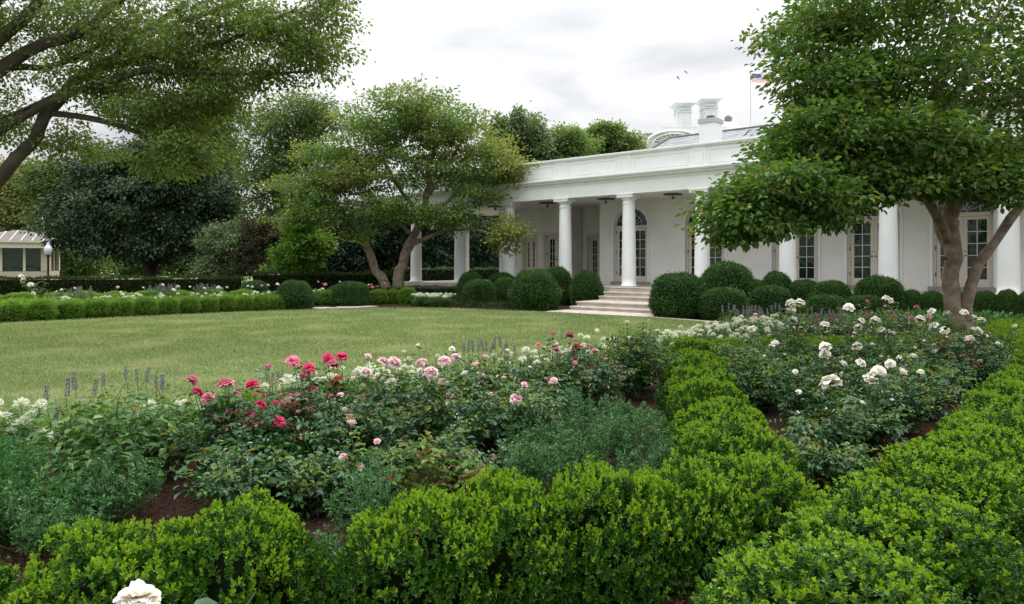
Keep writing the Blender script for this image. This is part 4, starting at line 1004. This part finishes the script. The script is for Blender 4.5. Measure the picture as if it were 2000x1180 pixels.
rose('small rose bush with white buds leaning over the lawn edge', -.85, 8.0, [(817, 677, W_, 2), (790, 690, W_, 2)], 0.62, 0.40, g1, .9, canes=11)
rose('small white rose bush in front of the lavender spikes', -.1, 8.1, [(883, 682, W_, 0), (990, 687, W_, 2)], 0.62, 0.40, g1, .9, canes=11)
rose('low spreading rose bush hiding the mulch behind the big left box mound', -1.75, 4.85, [], 0.58, 0.52, g1, canes=22)
rose('low dark rose bush by the bare mulch, left of the narrow feathery plant', -1.3, 4.9, [], 0.47, 0.38, g1, canes=15)
rose('young rose plant with olive and bronze leaves behind the front box row', -.68, 4.95, [], 0.58, 0.25, g1, canes=8, mats=('rose_young', 'red_leaf'), young=.15, leaf=.062, nodes=8)
rose('second young rose plant with bronze tips, just right of the other', -.30, 4.95, [], 0.47, 0.22, g1, canes=6, mats=('rose_young', 'red_leaf'), young=.3, leaf=.058, nodes=8)
rose('thin young rose shoot with bright leaves, left of the two bronze ones', -1.08, 5.0, [(686, 832, L_, 2)], 0.45, 0.17, g1, canes=5, mats=('rose_young', 'rose_leaf'), young=.2, leaf=.055, nodes=6)
g2 = 'white rose bushes in the right bed'
rose('white rose bush with the single widest flat bloom, nearest the bare mulch', 2.68, 5.95, [(1623, 746, W_, 1)], 0.56, 0.40, g2, 1.36, canes=14)
rose('white rose bush with two large full blooms side by side and one cream bud', 3.08, 6.3, [(1702, 741, W_, 0), (1717, 726, W_, 0), (1760, 731, W_, 2)], 0.58, 0.47, g2, 1.32, canes=18)
rose('white rose bush with stacked blooms, left centre of the right bed', 3.05, 7.4, [(1612, 677, W_, 0), (1612, 692, W_, 0), (1646, 714, W_, 2), (1681, 709, W_, 0)], 0.74, 0.52, g2, 1.10, canes=18)
rose('white rose bush right of centre with two drooping cream blooms', 3.85, 7.2, [(1739, 711, W_, 0), (1784, 699, W_, 2)], 0.69, 0.52, g2, 1.10, canes=18)
rose('white rose bush carrying the tall cluster of four blooms before the box balls', 3.4, 8.8, [(1546, 606, W_, 0), (1561, 592, W_, 0), (1544, 592, W_, 0), (1548, 626, W_, 0), (1514, 673, W_, 2)], 0.76, 0.52, g2, 1.28, canes=16)
rose('white rose bush with one tall open bloom showing its centre', 4.05, 8.6, [(1658, 600, W_, 1), (1674, 677, W_, 0), (1610, 634, W_, 0)], 0.76, 0.52, g2, 1.23, canes=16)
rose('white rose bush with the highest bloom of the bed, before the round box ball', 4.6, 8.9, [(1734, 585, W_, 1), (1709, 626, W_, 0), (1721, 645, W_, 0), (1737, 652, W_, 0)], 0.76, 0.52, g2, 1.23, canes=16)
rose('white rose bush with small cream blooms left of the magnolia trunk', 5.1, 8.7, [(1826, 690, W_, 2), (1797, 624, W_, 0), (1820, 609, W_, 0)], 0.74, 0.52, g2, 1.19, canes=16)
rose('white rose bush below the magnolia trunk, reddish new leaves at its right', 5.75, 9.2, [(1824, 637, W_, 0), (1845, 645, W_, 0), (1893, 662, W_, 0), (1911, 647, W_, 1), (1916, 710, W_, 2)], 0.78, 0.56, g2, 1.19, canes=19, mats=('rose_leaf', 'red_leaf'), young=.2)
rose('white rose bush at the right end of the bed under the magnolia', 6.5, 10.0, [(1883, 610, W_, 0), (1902, 622, W_, 2), (1917, 625, W_, 0), (1985, 640, W_, 2)], 0.78, 0.52, g2, 1.06, canes=16)
rose('rose bush with a pair of white blooms low behind the low box', 4.9, 10.7, [(1683, 626, W_, 0), (1676, 639, W_, 1)], 0.69, 0.47, g2, 1.14, canes=15)
rose('white rose bush at the left end of the bed, where the box row ends', 3.62, 10.6, [(1469, 643, W_, 0)], 0.69, 0.45, g2, 1.32, canes=14)
for (x, y, l) in [(4.45, 7.9, 'dark rose bush without blooms in the middle of the right bed'), (5.3, 10.1, 'rose bush without blooms behind the dark middle ones'), (3.15, 9.7, 'dark rose bush without blooms against the receding box row'), (6.1, 10.9, 'low rose bush without blooms at the foot of the magnolia'), (2.35, 5.35, 'low thorny rose bush in the corner between the two box rows'), (7.0, 11.0, 'dark rose bush without blooms at the far right edge'), (2.9, 8.2, 'narrow dark rose bush close against the box row, right side')]:
    rose(l, x, y, [], .80 if y > 6 else .48, .52 if y > 6 else .34, g2, canes=22 if y > 6 else 11, young=.35)
# the single bloom close below the camera
fx = Q(272, 1172, 1.28)
fr = shrub('rose_bush', 'tall rose stem right before the viewer, one white bloom at the bottom edge', 'rose bush', fx.x+.02, fx.y-.03, [fx], .55, .12, canes=2, nodes=5, young=0)
b_ = put_bloom(fr, fx-Vector((fx.x+.02, fx.y-.03, 0)), W_, .78, 0); b_.rotation_euler = (.1, .1, .6)

# big-leaved green plants at the left
for i, (x, y, h, s, l) in enumerate([(-3.22, 5.75, .72, .36, 'leafy green plant farthest left before the lawn'), (-3.0, 5.15, .82, .40, 'tallest leafy green plant with yellowing top leaves at the left'), (-2.72, 5.75, .72, .34, 'leafy green plant beside the first pink rose bush'), (-2.98, 4.85, .50, .30, 'lower leafy green plant behind the deep green feathery one')]):
    shrub('leafy_plant', l, 'plant', x, y, [], h, s, canes=17, leaf=.092, mats=('cleome_leaf', 'rose_young'), young=.14, comp=1, nodes=16, group='leafy green plants in the left corner of the bed', wid=.55)
# feathery plants
def feathery(label, x, y, h, spread, mat, fronds=26, group='feathery plants in the near bed'):
    h *= 1.15; fronds = int(fronds*1.25); polys, LP, LD, LN, LL = [], [], [], [], []
    for i in range(fronds):
        a = rng.random()*6.283; r = spread*rng.uniform(.2, 1); e = np.array([r*math.cos(a), r*math.sin(a), h*rng.uniform(.45, 1)*(1-.3*(r/spread)**2)])
        n = 7; t = np.linspace(0, 1, n)[:, None]; C = e*t+np.array([e[0], e[1], 0])*.25*np.sin(t*math.pi); polys.append((C, np.linspace(.004, .0015, n)))
        for k in range(11):
            tt = .25+.75*(k+rng.random())/11; f = tt*(n-1); q = min(int(f), n-2); p = C[q]+(C[q+1]-C[q])*(f-q)
            d = sph(1)[0]; d[2] = abs(d[2])*.6+.15; d /= np.linalg.norm(d); L = rng.uniform(.05, .10)*(1.2-.5*tt)
            polys.append((np.array([p, p+d*L*.5, p+d*L-np.array([0, 0, .006])]), np.array([.0016, .0013, .001])))
            m = 16
            s = rng.random(m)**.7; pp = p+d*(L*s)[:, None]
            LP.append(pp); LD.append(unit(d*.7+sph(m)*.9)); LN.append(sph(m)+np.array([0, 0, 1.2])); LL.append(rng.uniform(.015, .034, m))
    LP, LD, LN, LL = np.concatenate(LP), np.concatenate(LD), np.concatenate(LN), np.concatenate(LL)
    V, Fq = leaf_arrays(LP, LD, LN, LL, LL*.34, .1, False)
    root = empty('feathery_plant', (x, y, 0), 0, label, 'plant', group)
    link('foliage', npmesh('foliage', V, Fq), [mat], root)
    V, Fq = tubes_np(polys, 3); link('stems', npmesh('stems', V, Fq, smooth=True), [mat], root)
    return root
feathery('deep green feathery plant at the left edge of the picture', -3.05, 4.35, .58, .42, 'feather_green', 46)
feathery('green feathery plant behind the one at the left edge', -3.5, 4.8, .50, .40, 'feather_green', 36)
feathery('grey-green feathery plant with a thick pale stem, left of the bare mulch', -2.62, 4.7, .50, .34, 'feather', 26)
feathery('small grey-green feathery plant low behind the left box mounds', -2.3, 3.95, .30, .28, 'feather', 18)
feathery('grey-green feathery plant between the left box mounds and the leafy plants', -2.75, 4.15, .44, .36, 'feather', 30)
feathery('narrow blue-green feathery plant in the gap between the two front box groups', -.88, 4.3, .52, .24, 'feather', 22)
feathery('low feathery plant spilling into the gap between the front box mounds', -.93, 3.75, .30, .20, 'feather', 16)
for i, (x, y, h, s, l) in enumerate([(.12, 5.2, .40, .34, 'feathery blue-green plant left of the big feathery clump'), (.55, 5.6, .50, .38, 'brightest feathery plant in the middle of the blue-green clump'), (1.0, 6.0, .50, .36, 'feathery plant at the right of the clump, by the receding box row'),
    (.62, 6.5, .55, .40, 'tallest feathery plant at the back of the clump'), (1.05, 5.2, .40, .30, 'feathery plant low in the corner behind the box mounds'), (.2, 6.0, .42, .34, 'feathery plant at the back left of the clump'), (1.15, 7.1, .34, .24, 'small feathery plant beside the bare red mulch')]):
    feathery(l, x, y, h, s, 'feather', 34)
# spikes of lavender-grey flowers
def spike_mesh():
    n = 230; z = rng.random(n)*.13; a = rng.random(n)*6.283; r = .017*(1-.4*z/.13)*(.75+.25*np.cos(z*260))
    P = np.stack([np.cos(a)*r*.5, np.sin(a)*r*.5, z], 1); D = np.stack([np.cos(a), np.sin(a), np.full(n, .35)], 1)
    V, Fq = leaf_arrays(P, D, sph(n), rng.uniform(.009, .016, n), .009, .1, False)
    return add_mats(npmesh('flower_spike', V, Fq), ['spike'])
SPK = spike_mesh()
def spikes(label, x, y, tops, h, spread, n=6, group='plants with lavender-grey flower spikes', size=1.0, leaf=.05):
    tips = [np.array(Q(px, py, y)) - np.array([0, 0, .12*size]) for px, py in tops]
    for i in range(n):
        a = rng.random()*6.283; r = spread*math.sqrt(rng.random()); tips.append(np.array([x+r*math.cos(a), y+r*math.sin(a), h*rng.uniform(.75, 1)-.1*size]))
    r_ = shrub('spiked_plant', label, 'flower', x, y, tips, h*.7, spread, canes=4, leaf=leaf, mats=('cleome_leaf', 'rose_young'), young=.15, comp=1, nodes=16, group=group, wid=.45)
    for t in tips:
        o = bpy.data.objects.new('flower_spike', SPK); col.objects.link(o); o.parent = r_; o.location = Vector(t)-Vector((x, y, 0)); o.scale = [size*random.uniform(.85, 1.15)]*3
        o.rotation_euler = (random.gauss(0, .1), random.gauss(0, .1), random.uniform(0, 6))
    return r_
spikes('plant with three separate tall grey spikes at the left, over the lawn edge', -3.95, 6.3, [(89, 757), (131, 744), (147, 731), (106, 800)], .62, .25, 0, size=1.15)
spikes('plant with a fan of thin grey spikes, left of the first pink blooms', -3.35, 6.6, [(203, 728), (245, 715), (268, 720), (286, 720), (305, 732), (318, 736), (184, 745)], .62, .25, 1)
spikes('small plant with grey spikes showing behind the hot pink roses', -2.5, 7.4, [(521, 722), (532, 727), (545, 730), (553, 728), (570, 735)], .62, .25, 0)
spikes('wide plant with a dense stand of lavender spikes beside the lawn', -.55, 8.5, [(886, 672), (905, 674), (915, 668), (924, 668), (934, 670), (944, 665), (950, 668)], .62, .25, 2)
spikes('plant with the tallest lavender spikes, right of the dense stand', -.12, 8.7, [(966, 662), (979, 658), (985, 668), (992, 676), (1006, 678), (957, 672)], .62, .25, 1)
for i, (px, Y_) in enumerate([(1428, 16.0), (1452, 15.6), (1478, 15.2), (1500, 15.8), (1602, 14.4), (1625, 14.2), (1640, 14.6)]):
    spikes(['first', 'second', 'third', 'fourth'][i]+' lavender plant from the left before the dark box balls' if i < 4 else ['left', 'middle', 'right'][i-4]+' plant of the lavender trio before the flat box balls', (px-CX)/F*Y_, Y_, [], .80, .3, 13, 'lavender plants before the box balls', 1.0)
# white spidery flower heads on leafy plants
def head_mesh():
    n = 70; D = sph(n); D[:, 2] = np.abs(D[:, 2])*.8+.1; P = D*.018
    V, Fq = leaf_arrays(P, D, sph(n), rng.uniform(.018, .034, n), .011, .2, False)
    m = 26; D2 = sph(m); D2[:, 2] *= .5; V2, F2 = leaf_arrays(D2*.03, D2, sph(m), rng.uniform(.02, .045, m), .003, .1, False)
    V, Fq, mi = join([(V, Fq, 0), (V2, F2, 0)])
    return add_mats(npmesh('flower_head', V, Fq), ['white_floret'])
HDM = head_mesh()
def cleome(label, x, y, heads, h, spread, n=6, group='white spidery flowers along the lawn', size=1.0, canes=6, leaf=.055):
    tips = [np.array(Q(px, py, y+random.uniform(-.1, .1))) for px, py in heads]
    for i in range(n):
        a = rng.random()*6.283; r = spread*math.sqrt(rng.random()); tips.append(np.array([x+r*math.cos(a), y+r*math.sin(a), h*rng.uniform(.8, 1.05)]))
    r_ = shrub('white_flower_plant', label, 'flower', x, y, tips, h*.85, spread, canes=canes, leaf=leaf, mats=('cleome_leaf', 'rose_young'), young=.15, comp=3, nodes=12, group=group, wid=.4)
    for t in tips:
        o = bpy.data.objects.new('flower_head', HDM); col.objects.link(o); o.parent = r_; o.location = Vector(t)-Vector((x, y, 0)); o.scale = [size*random.uniform(.8, 1.2)]*3
        o.rotation_euler = (random.gauss(0, .3), random.gauss(0, .3), random.uniform(0, 6))
    return r_
cleome('white-flowered plant at the very left edge with four big heads', -4.05, 5.9, [(8, 817), (42, 830), (22, 844), (89, 851), (50, 822), (-20, 825)], .52, .40, 5, size=1.3)
cleome('white-flowered plant between the leafy plants and the first pink rose', -2.85, 6.2, [(293, 791), (280, 817), (242, 839), (270, 830), (285, 800)], .48, .3, 1, size=1.05)
cleome('white-flowered plant just left of the first pink blooms', -2.65, 6.7, [(332, 797), (361, 786), (322, 815), (345, 790), (375, 795), (390, 800)], .48, .3, 1, size=1.05)
edge_pts = [(-2.1, 7.1, .50), (-1.75, 7.5, .52), (-1.3, 7.7, .55), (-1.25, 7.2, .56), (.1, 8.9, .52), (.5, 9.2, .55), (.8, 9.5, .58), (1.15, 9.7, .62), (2.3, 11.1, .55), (2.75, 11.9, .52), (3.15, 12.5, .52), (3.6, 12.9, .55), (4.0, 13.3, .58), (4.5, 13.7, .6), (4.3, 12.7, .5), (3.7, 12.2, .48), (5.0, 14.3, .6), (4.9, 13.0, .55)]
for i, (x, y, h) in enumerate(edge_pts):
    cleome('%s white-flowered plant, counted from the viewer, along the lawn edge' % ordinal(i), x, y, [], h*1.08, .36, 15, size=1.05)
# pink and mixed small roses behind the right low hedge
PR = []
for i, (x, y, bl_) in enumerate([(5.0, 14.5, [(1477, 620, P_), (1476, 633, P_), (1455, 628, L_)]), (5.9, 13.6, [(1595, 627, H_, 0), (1622, 626, H_, 2), (1562, 645, H_)]), (6.7, 13.8, [(1692, 590, P_), (1694, 617, P_)]), (7.4, 13.6, [(1773, 614, P_), (1780, 622, P_), (1735, 610, P_), (1745, 618, P_), (1728, 600, L_)]),
     (5.3, 12.8, []), (6.3, 12.6, []), (7.2, 12.6, [(1815, 618, L_)]), (8.0, 13.2, [(1850, 612, W_)]), (8.3, 12.3, []), (6.0, 15.2, []), (7.0, 15.4, []), (8.2, 15.0, [(1790, 600, P_)])]):
    rose('%s distant rose bush, counted from the left front, beyond the low box' % ordinal(i), x, y, bl_, .72, .5, 'small roses beyond the low box mounds', 1.2, canes=13, leaf=.065, nodes=10, young=.35)
# beyond: white flowers at the foot of the magnolia and by the wall, and the beds across the lawn
proto_w = cleome('white-flowered plant left of the magnolia foot, in the white patch', *HP(850, 27.5), [], .50, .5, 22, group='white flowers between the magnolia and the box balls', size=1.5)
for i, px in enumerate([822, 836, 866]):
    c = copy_tree(proto_w); c.location = ((px-CX)/F*27.8, 27.8, 0); c.rotation_euler.z = i*2.0; tag(c, ['leftmost white-flowered plant of the patch right of the magnolia trunk', 'second white-flowered plant of the patch right of the magnolia trunk', 'rightmost white-flowered plant of the patch, against the box balls'][i], 'flower', 'white flowers between the magnolia and the box balls')
tag(proto_w, 'third white-flowered plant of the patch right of the magnolia trunk')
pr = rose('rose bush across the lawn at the far left, white blooms before the booth', -16.3, 26, [(45, 548, W_, 0), (42, 540, W_, 0), (60, 556, W_, 0)], .95, .5, 'far rose bushes across the lawn', 2.0, canes=11, leaf=.09, nodes=9)
for i in range(17):
    c = rose('%s far rose bush from the left, across the lawn before the dark hedge' % ordinal(i), -15.6+.62*i, 24.2+.36*i+random.uniform(-.3, .9), [(0, 0, W_)][:0], .60, .5, 'far rose bushes across the lawn', canes=8, leaf=.085, nodes=7, young=.3)
    n = random.choice([2, 3, 5])
    for k in range(n):
        mt = random.choice([W_, W_, W_, L_, P_ if i > 7 else W_, H_ if i > 10 else W_]); a = random.uniform(0, 6.28)
        put_bloom(c, (math.cos(a)*.45, math.sin(a)*.45, random.uniform(.55, .95)), mt, random.uniform(1.0, 1.6))
for i in range(12):
    x = -14.8+.75*i; y = 23.8+.55*i+.4
    cleome('%s white-flowered plant from the left in the bed across the lawn' % ordinal(i), x, y, [], .56, .45, 6, group='white flowers in the bed across the lawn', size=1.5, canes=5, leaf=.08)
for i, (px, Y_) in enumerate([(150, 26.0), (165, 25.5), (300, 28.5), (318, 28.0), (335, 28.6), (392, 29.3), (408, 29)]):
    spikes('%s lavender clump from the left in the bed across the lawn' % ordinal(i), (px-CX)/F*Y_, Y_, [], .88, .38, 16, 'lavender clumps across the lawn', 1.15, leaf=.08)
# grey ground cover and pale leafy cover
def cover(name, label, poly, n, leaf, mat, h=.2, wid=.2):
    xs = [p[0] for p in poly]; ys = [p[1] for p in poly]
    P = np.stack([rng.uniform(min(xs), max(xs), n), rng.uniform(min(ys), max(ys), n), rng.random(n)*h], 1); P = P[inside(P, poly)]; n = len(P)
    D = sph(n); D[:, 2] = np.abs(D[:, 2])+.6; L = leaf*rng.uniform(.6, 1.3, n)
    V, Fq = leaf_arrays(P, D, sph(n), L, L*wid, .1, False)
    return tag(link(name, npmesh(name, V, Fq), [mat]), label, 'ground cover', kind='stuff')
def gp(*a): return [(G(px, py).x, G(px, py).y) for px, py in a]
cover('ground_cover', 'low dark tufted ground cover between the magnolia and the box balls', gp((805, 600), (1010, 606), (1000, 585), (800, 580)), 26000, .16, 'hedge_dark', .16, .12)
cover('leafy_cover', 'pale leafy ground cover around the foot of the right magnolia', gp((1700, 640), (2080, 660), (2080, 610), (1740, 606)), 16000, .12, 'cleome_leaf', .35, .6)
cover('low_ground_plants', 'mixed low green leaves filling the right bed by the lawn', gp((1330, 690), (1500, 660), (2040, 665), (1900, 625), (1420, 640)), 22000, .09, 'cleome_leaf', .32, .5)
cover('bed_plants', 'mixed low green leaves under the roses across the lawn', [(-17, 21.5), (-8.5, 27.0), (-8, 31), (-19, 30)], 32000, .13, 'topiary_bright', .42, .5)

# ------------------------------------------------------------------ guard booth, street lamp
bY = 50; bth = empty('guard_booth', ((-28-CX)/F*bY, bY+3.4, 0), R(24), 'small beige guard booth with a ribbed metal roof at the far left', 'booth', None, (1.95, 1.95, 1.08))
MB().box(-1.15, 1.15, -1.15, 1.15, 0, 1.05).build('base_wall', 'booth', bth)
for x in (-1, 1):
    for y in (-1, 1): MB().box(x*1.03-.14, x*1.03+.14, y*1.03-.14, y*1.03+.14, 1.051, 2.6).build('corner_post', 'booth', bth, .01)
for a in range(4):
    g = MB().box(-.88, .88, -1.05, -1.02, 1.06, 2.59).build('window', 'glass', bth); g.rotation_euler.z = a*math.pi/2
    MB().box(-.40, -.32, -1.09, -1.0505, 1.06, 2.59).build('mullion', 'booth_trim', g); MB().box(.32, .40, -1.09, -1.0505, 1.06, 2.59).build('mullion', 'booth_trim', g)
MB().box(-1.5, 1.5, -1.5, 1.5, 2.6, 2.95).prism([(-1.6, 2.951), (1.6, 2.951), (1.6, 3.05), (-1.6, 3.05)], -1.6, 1.6).build('eaves', 'booth_trim', bth, .02)
rfm = MB().frustum(-1.6, 1.6, -1.6, 1.6, 3.051, -.15, .15, -.15, .15, 3.85)
roofb = rfm.build('roof', 'booth_roof', bth)
for a in range(4):
    for k in range(-4, 5):
        t = abs(k)/4.5
        m = MB(); x0 = k*.34; e = max(abs(x0), .15); z = 3.85-(e-.15)/1.45*.8 if e > .15 else 3.85
        m.tube([(x0, -1.6, 3.07), (x0, -e, z+.02)], .022, 4); o = m.build('roof_rib', 'booth_trim', roofb); o.rotation_euler.z = a*math.pi/2
an = MB().tube([(.80, -.1, 3.3), (.80, -.1, 4.75)], .035, 10).build('mast', 'grey', bth)
for k in range(6):
    a = k*math.pi/3; MB().tube([(.80, -.1, 4.55), (.80+.11*math.cos(a), -.1+.11*math.sin(a), 4.85)], .013, 6).build('antenna', 'grey', an)
lY = 37; lx = (94-CX)/F*lY
lp = empty('street_lamp', (lx, lY, 0), 0, 'black lamp post with a frosted globe beside the guard booth', 'street lamp', None, .86)
MB().lathe([(.16, 0), (.16, .3), (.09, .42), (.06, .6), (.055, 2.35), (.09, 2.42), (.12, 2.5)], 16).build('post', 'black', lp)
MB().lathe([(.11, 2.501), (.19, 2.62), (.225, 2.78), (.21, 2.92), (.15, 3.02), (.09, 3.08), (.07, 3.12), (.085, 3.17), (.05, 3.22), (.01, 3.24)], 20).build('globe', 'globe', lp)

# ------------------------------------------------------------------ the residence far behind, its chimneys, the flag, the birds
rY = 78.0
def RX(px): return (px-CX)/F*rY
def RZz(py): return EYE+(HY-py)/F*rY
rb = empty('residence', (0, rY, 0), 0, 'big white mansion whose roof parapet and lunette gable rise behind the colonnade roof', 'building')
m = MB().box(RX(1262), RX(2150), 0, 14, 0, RZz(262)).box(RX(1262)-.3, RX(2150), -.5, 14.3, RZz(262)+.002, RZz(258)); m.build('wall', 'white', rb)
MB().box(RX(1440), RX(2150), 2, 13, RZz(258)+.01, RZz(243)).box(RX(1440)-.2, RX(2150), 1.8, 13.2, RZz(243)+.002, RZz(240)).build('attic_wall', 'white', rb)
MB().box(RX(1420), RX(1448), 1, 4, RZz(258)+.01, RZz(234)).build('bulkhead', 'white', rb)
MB().lathe([(.3, 0), (.3, .35), (.42, .4), (.42, .75), (.2, .95)], 14, (RX(1436), 2.5), RZz(234)).build('vent', 'lead', rb)
bal = MB().box(RX(1290), RX(1420), -.35, -.2, RZz(250), RZz(249)).build('balustrade_rail', 'white', rb)
for i in range(34):
    x = RX(1292)+(RX(1420)-RX(1292))*i/33
    MB().lathe([(.06, 0), (.09, .12), (.05, .3), (.06, .48)], 6, (x, -.27), RZz(258)+.005).build('baluster', 'white', bal)
# lunette gable
cx_, cz_, rr = RX(1313), RZz(283), RX(1366)-RX(1313)
def arc(r, n=28, sq=.44): return [(cx_+r*math.cos(math.pi*i/n), -1.2, cz_+r*sq*math.sin(math.pi*i/n)) for i in range(n+1)]
lg = MB().tube(arc(rr), .14, 6).tube(arc(rr-.7), .08, 6).build('lunette_arch', 'white', rb)
fan = MB(); a_ = arc(rr-.7); fan.add([(cx_, -1.1, cz_)]+[(x, -1.1, z) for x, y, z in a_], [(0, i+1, i+2) for i in range(len(a_)-1)]); fan.build('lunette_panel', 'grey', lg)
for i in range(1, 12):
    t = math.pi*i/12; MB().tube([(cx_+.4*math.cos(t), -1.2, cz_+.2*math.sin(t)), (cx_+(rr-.75)*math.cos(t), -1.2, cz_+(rr-.75)*.44*math.sin(t))], .05, 5).build('lunette_bar', 'white', lg)
MB().frustum(RX(1245), RX(1262)-.31, -.4, 10, 0, RX(1252), RX(1262)-.31, -.4, 10, RZz(268)).build('side_wing', 'white', rb)
for px, top in ((1337, 198), (1388, 190)):
    x = RX(px)*81/78; z0 = RZz(262); zt = EYE+(HY-top)/F*81; w = .78
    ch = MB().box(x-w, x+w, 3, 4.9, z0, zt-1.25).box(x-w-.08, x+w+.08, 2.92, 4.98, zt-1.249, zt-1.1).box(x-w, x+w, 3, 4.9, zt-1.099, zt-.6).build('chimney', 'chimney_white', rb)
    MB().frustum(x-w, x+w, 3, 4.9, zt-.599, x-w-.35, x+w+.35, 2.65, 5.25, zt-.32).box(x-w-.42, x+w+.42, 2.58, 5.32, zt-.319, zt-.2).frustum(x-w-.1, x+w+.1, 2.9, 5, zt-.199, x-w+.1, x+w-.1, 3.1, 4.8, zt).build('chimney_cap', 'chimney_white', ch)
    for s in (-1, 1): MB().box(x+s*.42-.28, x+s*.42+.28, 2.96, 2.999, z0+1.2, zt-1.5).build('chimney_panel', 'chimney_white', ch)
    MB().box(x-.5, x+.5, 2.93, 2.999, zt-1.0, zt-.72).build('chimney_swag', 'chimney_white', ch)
fY = 88.0
def FXp(px, py): return Vector(((px-CX)/F*fY, fY, EYE+(HY-py)/F*fY))
fb = FXp(1466, 262); ft = FXp(1466, 140)
fp = MB().tube([(fb.x, fY, fb.z-3), (ft.x, fY, ft.z)], .06, 8).build('flagpole', 'grey'); tag(fp, 'thin pole rising from the mansion roof beside the big tree', 'flagpole')
def flag():
    # thirteen stripes and a blue canton with stars; the cloth waves
    Lf, Hf = 2.9, 1.05; nx, ny = 39, 13; V = []; Fq = []; mi = []
    for i in range(nx+1):
        for j in range(ny+1):
            x = Lf*i/nx; z = Hf*j/ny; V.append((x, .16*math.sin(x*3.0+z)*min(1, x), z-.10*math.sin(x*1.6)*x/Lf-.12*x/Lf))
    for i in range(nx):
        for j in range(ny):
            Fq.append((i*(ny+1)+j, (i+1)*(ny+1)+j, (i+1)*(ny+1)+j+1, i*(ny+1)+j+1))
            mi.append(2 if (i < 15 and j >= 6) else (0 if j % 2 == 0 else 1))
    o = link('flag', npmesh('flag', np.array(V), np.array(Fq), np.array(mi), True), [plain('flag_red', (.55, .10, .08), .8), plain('flag_white', (.8, .8, .8), .8), plain('flag_blue', (.05, .09, .24), .8)])
    m = MB()
    for r in range(5):
        for c in range(6):
            x = .10+c*.18; z = Hf*(6.5/13)+r*.12; y = .16*math.sin(x*3.0+z)*min(1, x)-.008; z2 = z-.10*math.sin(x*1.6)*x/Lf-.12*x/Lf
            pts = [(x+(.038 if k % 2 == 0 else .016)*math.sin(k*math.pi/5), y, z2+(.038 if k % 2 == 0 else .016)*math.cos(k*math.pi/5)) for k in range(10)]
            m.add(pts+[(x, y, z2)], [(k, (k+1) % 10, 10) for k in range(10)])
    m.build('stars', 'white', o)
    p = FXp(1467, 160); o.location = (p.x+.06, p.y, p.z)
    tag(o, 'red, white and blue striped flag with stars, flying from the roof pole', 'flag')
flag()
def bird(px, py, Yb, rz, label):
    m = MB().tube([(0, -.16, 0), (0, -.10, .012), (0, 0, .015), (0, .09, .01), (0, .14, .02), (0, .17, .02)], [.01, .035, .05, .036, .028, .006], 8)
    o = m.build('bird', 'bird')
    for s in (-1, 1):
        w_ = MB(); w_.add([(s*.03, .07, .02), (s*.03, -.06, .02), (s*.24, .09, .10), (s*.24, -.04, .10), (s*.44, -.06, -.10), (s*.42, -.12, -.10),
                           (s*.03, .07, .03), (s*.03, -.06, .03), (s*.24, .09, .11), (s*.24, -.04, .11), (s*.44, -.06, -.095), (s*.42, -.12, -.095)],
             [(0, 1, 3, 2), (2, 3, 5, 4), (6, 8, 9, 7), (8, 10, 11, 9), (0, 2, 8, 6), (2, 4, 10, 8), (1, 7, 9, 3), (3, 9, 11, 5), (4, 5, 11, 10), (0, 6, 7, 1)]); w_.build('wing', 'bird', o)
    MB().add([(-.02, -.14, 0), (.02, -.14, 0), (.05, -.27, 0), (-.05, -.27, 0), (0, -.2, .01)], [(0, 1, 4), (1, 2, 4), (2, 3, 4), (3, 0, 4)]).build('tail', 'bird', o)
    o.location = Q(px, py, Yb); o.rotation_euler = (.1, .25, rz); tag(o, label, 'bird', 'birds in the sky')
bird(1324, 152, 90, 1.1, 'lower left one of two dark birds flying over the roof')
bird(1339, 141, 96, .9, 'upper right one of two dark birds flying over the roof')

def litter(name, label, n, cols, size, on_lawn):
    Y = 4+21*rng.random(n)**1.4; X = (rng.random(n)*1.5-.85)*Y; P = np.stack([X, Y, np.full(n, .034 if on_lawn else .03)], 1)
    k = inside(P, LAWN); P = P[k if on_lawn else ~k]; n = len(P)
    D = sph(n); D[:, 2] *= .2; L = size*rng.uniform(.6, 1.3, n)
    V, Fq = leaf_arrays(P, D, np.array([0, 0, 1.])+rng.normal(size=(n, 3))*.35, L, L*.55, .3, True)
    tag(link(name, npmesh(name, V, Fq), [leafmat(name, cols, .1, .7, .15)]), label, None, None, 'stuff')
litter('fallen_leaves', 'small dry fallen leaves scattered on the lawn', 260, [(.16, .12, .04), (.22, .15, .05), (.12, .09, .04)], .05, True)
litter('leaf_litter', 'dry leaves and petals lying on the mulch', 700, [(.14, .09, .045), (.20, .13, .06), (.3, .25, .2)], .045, False)
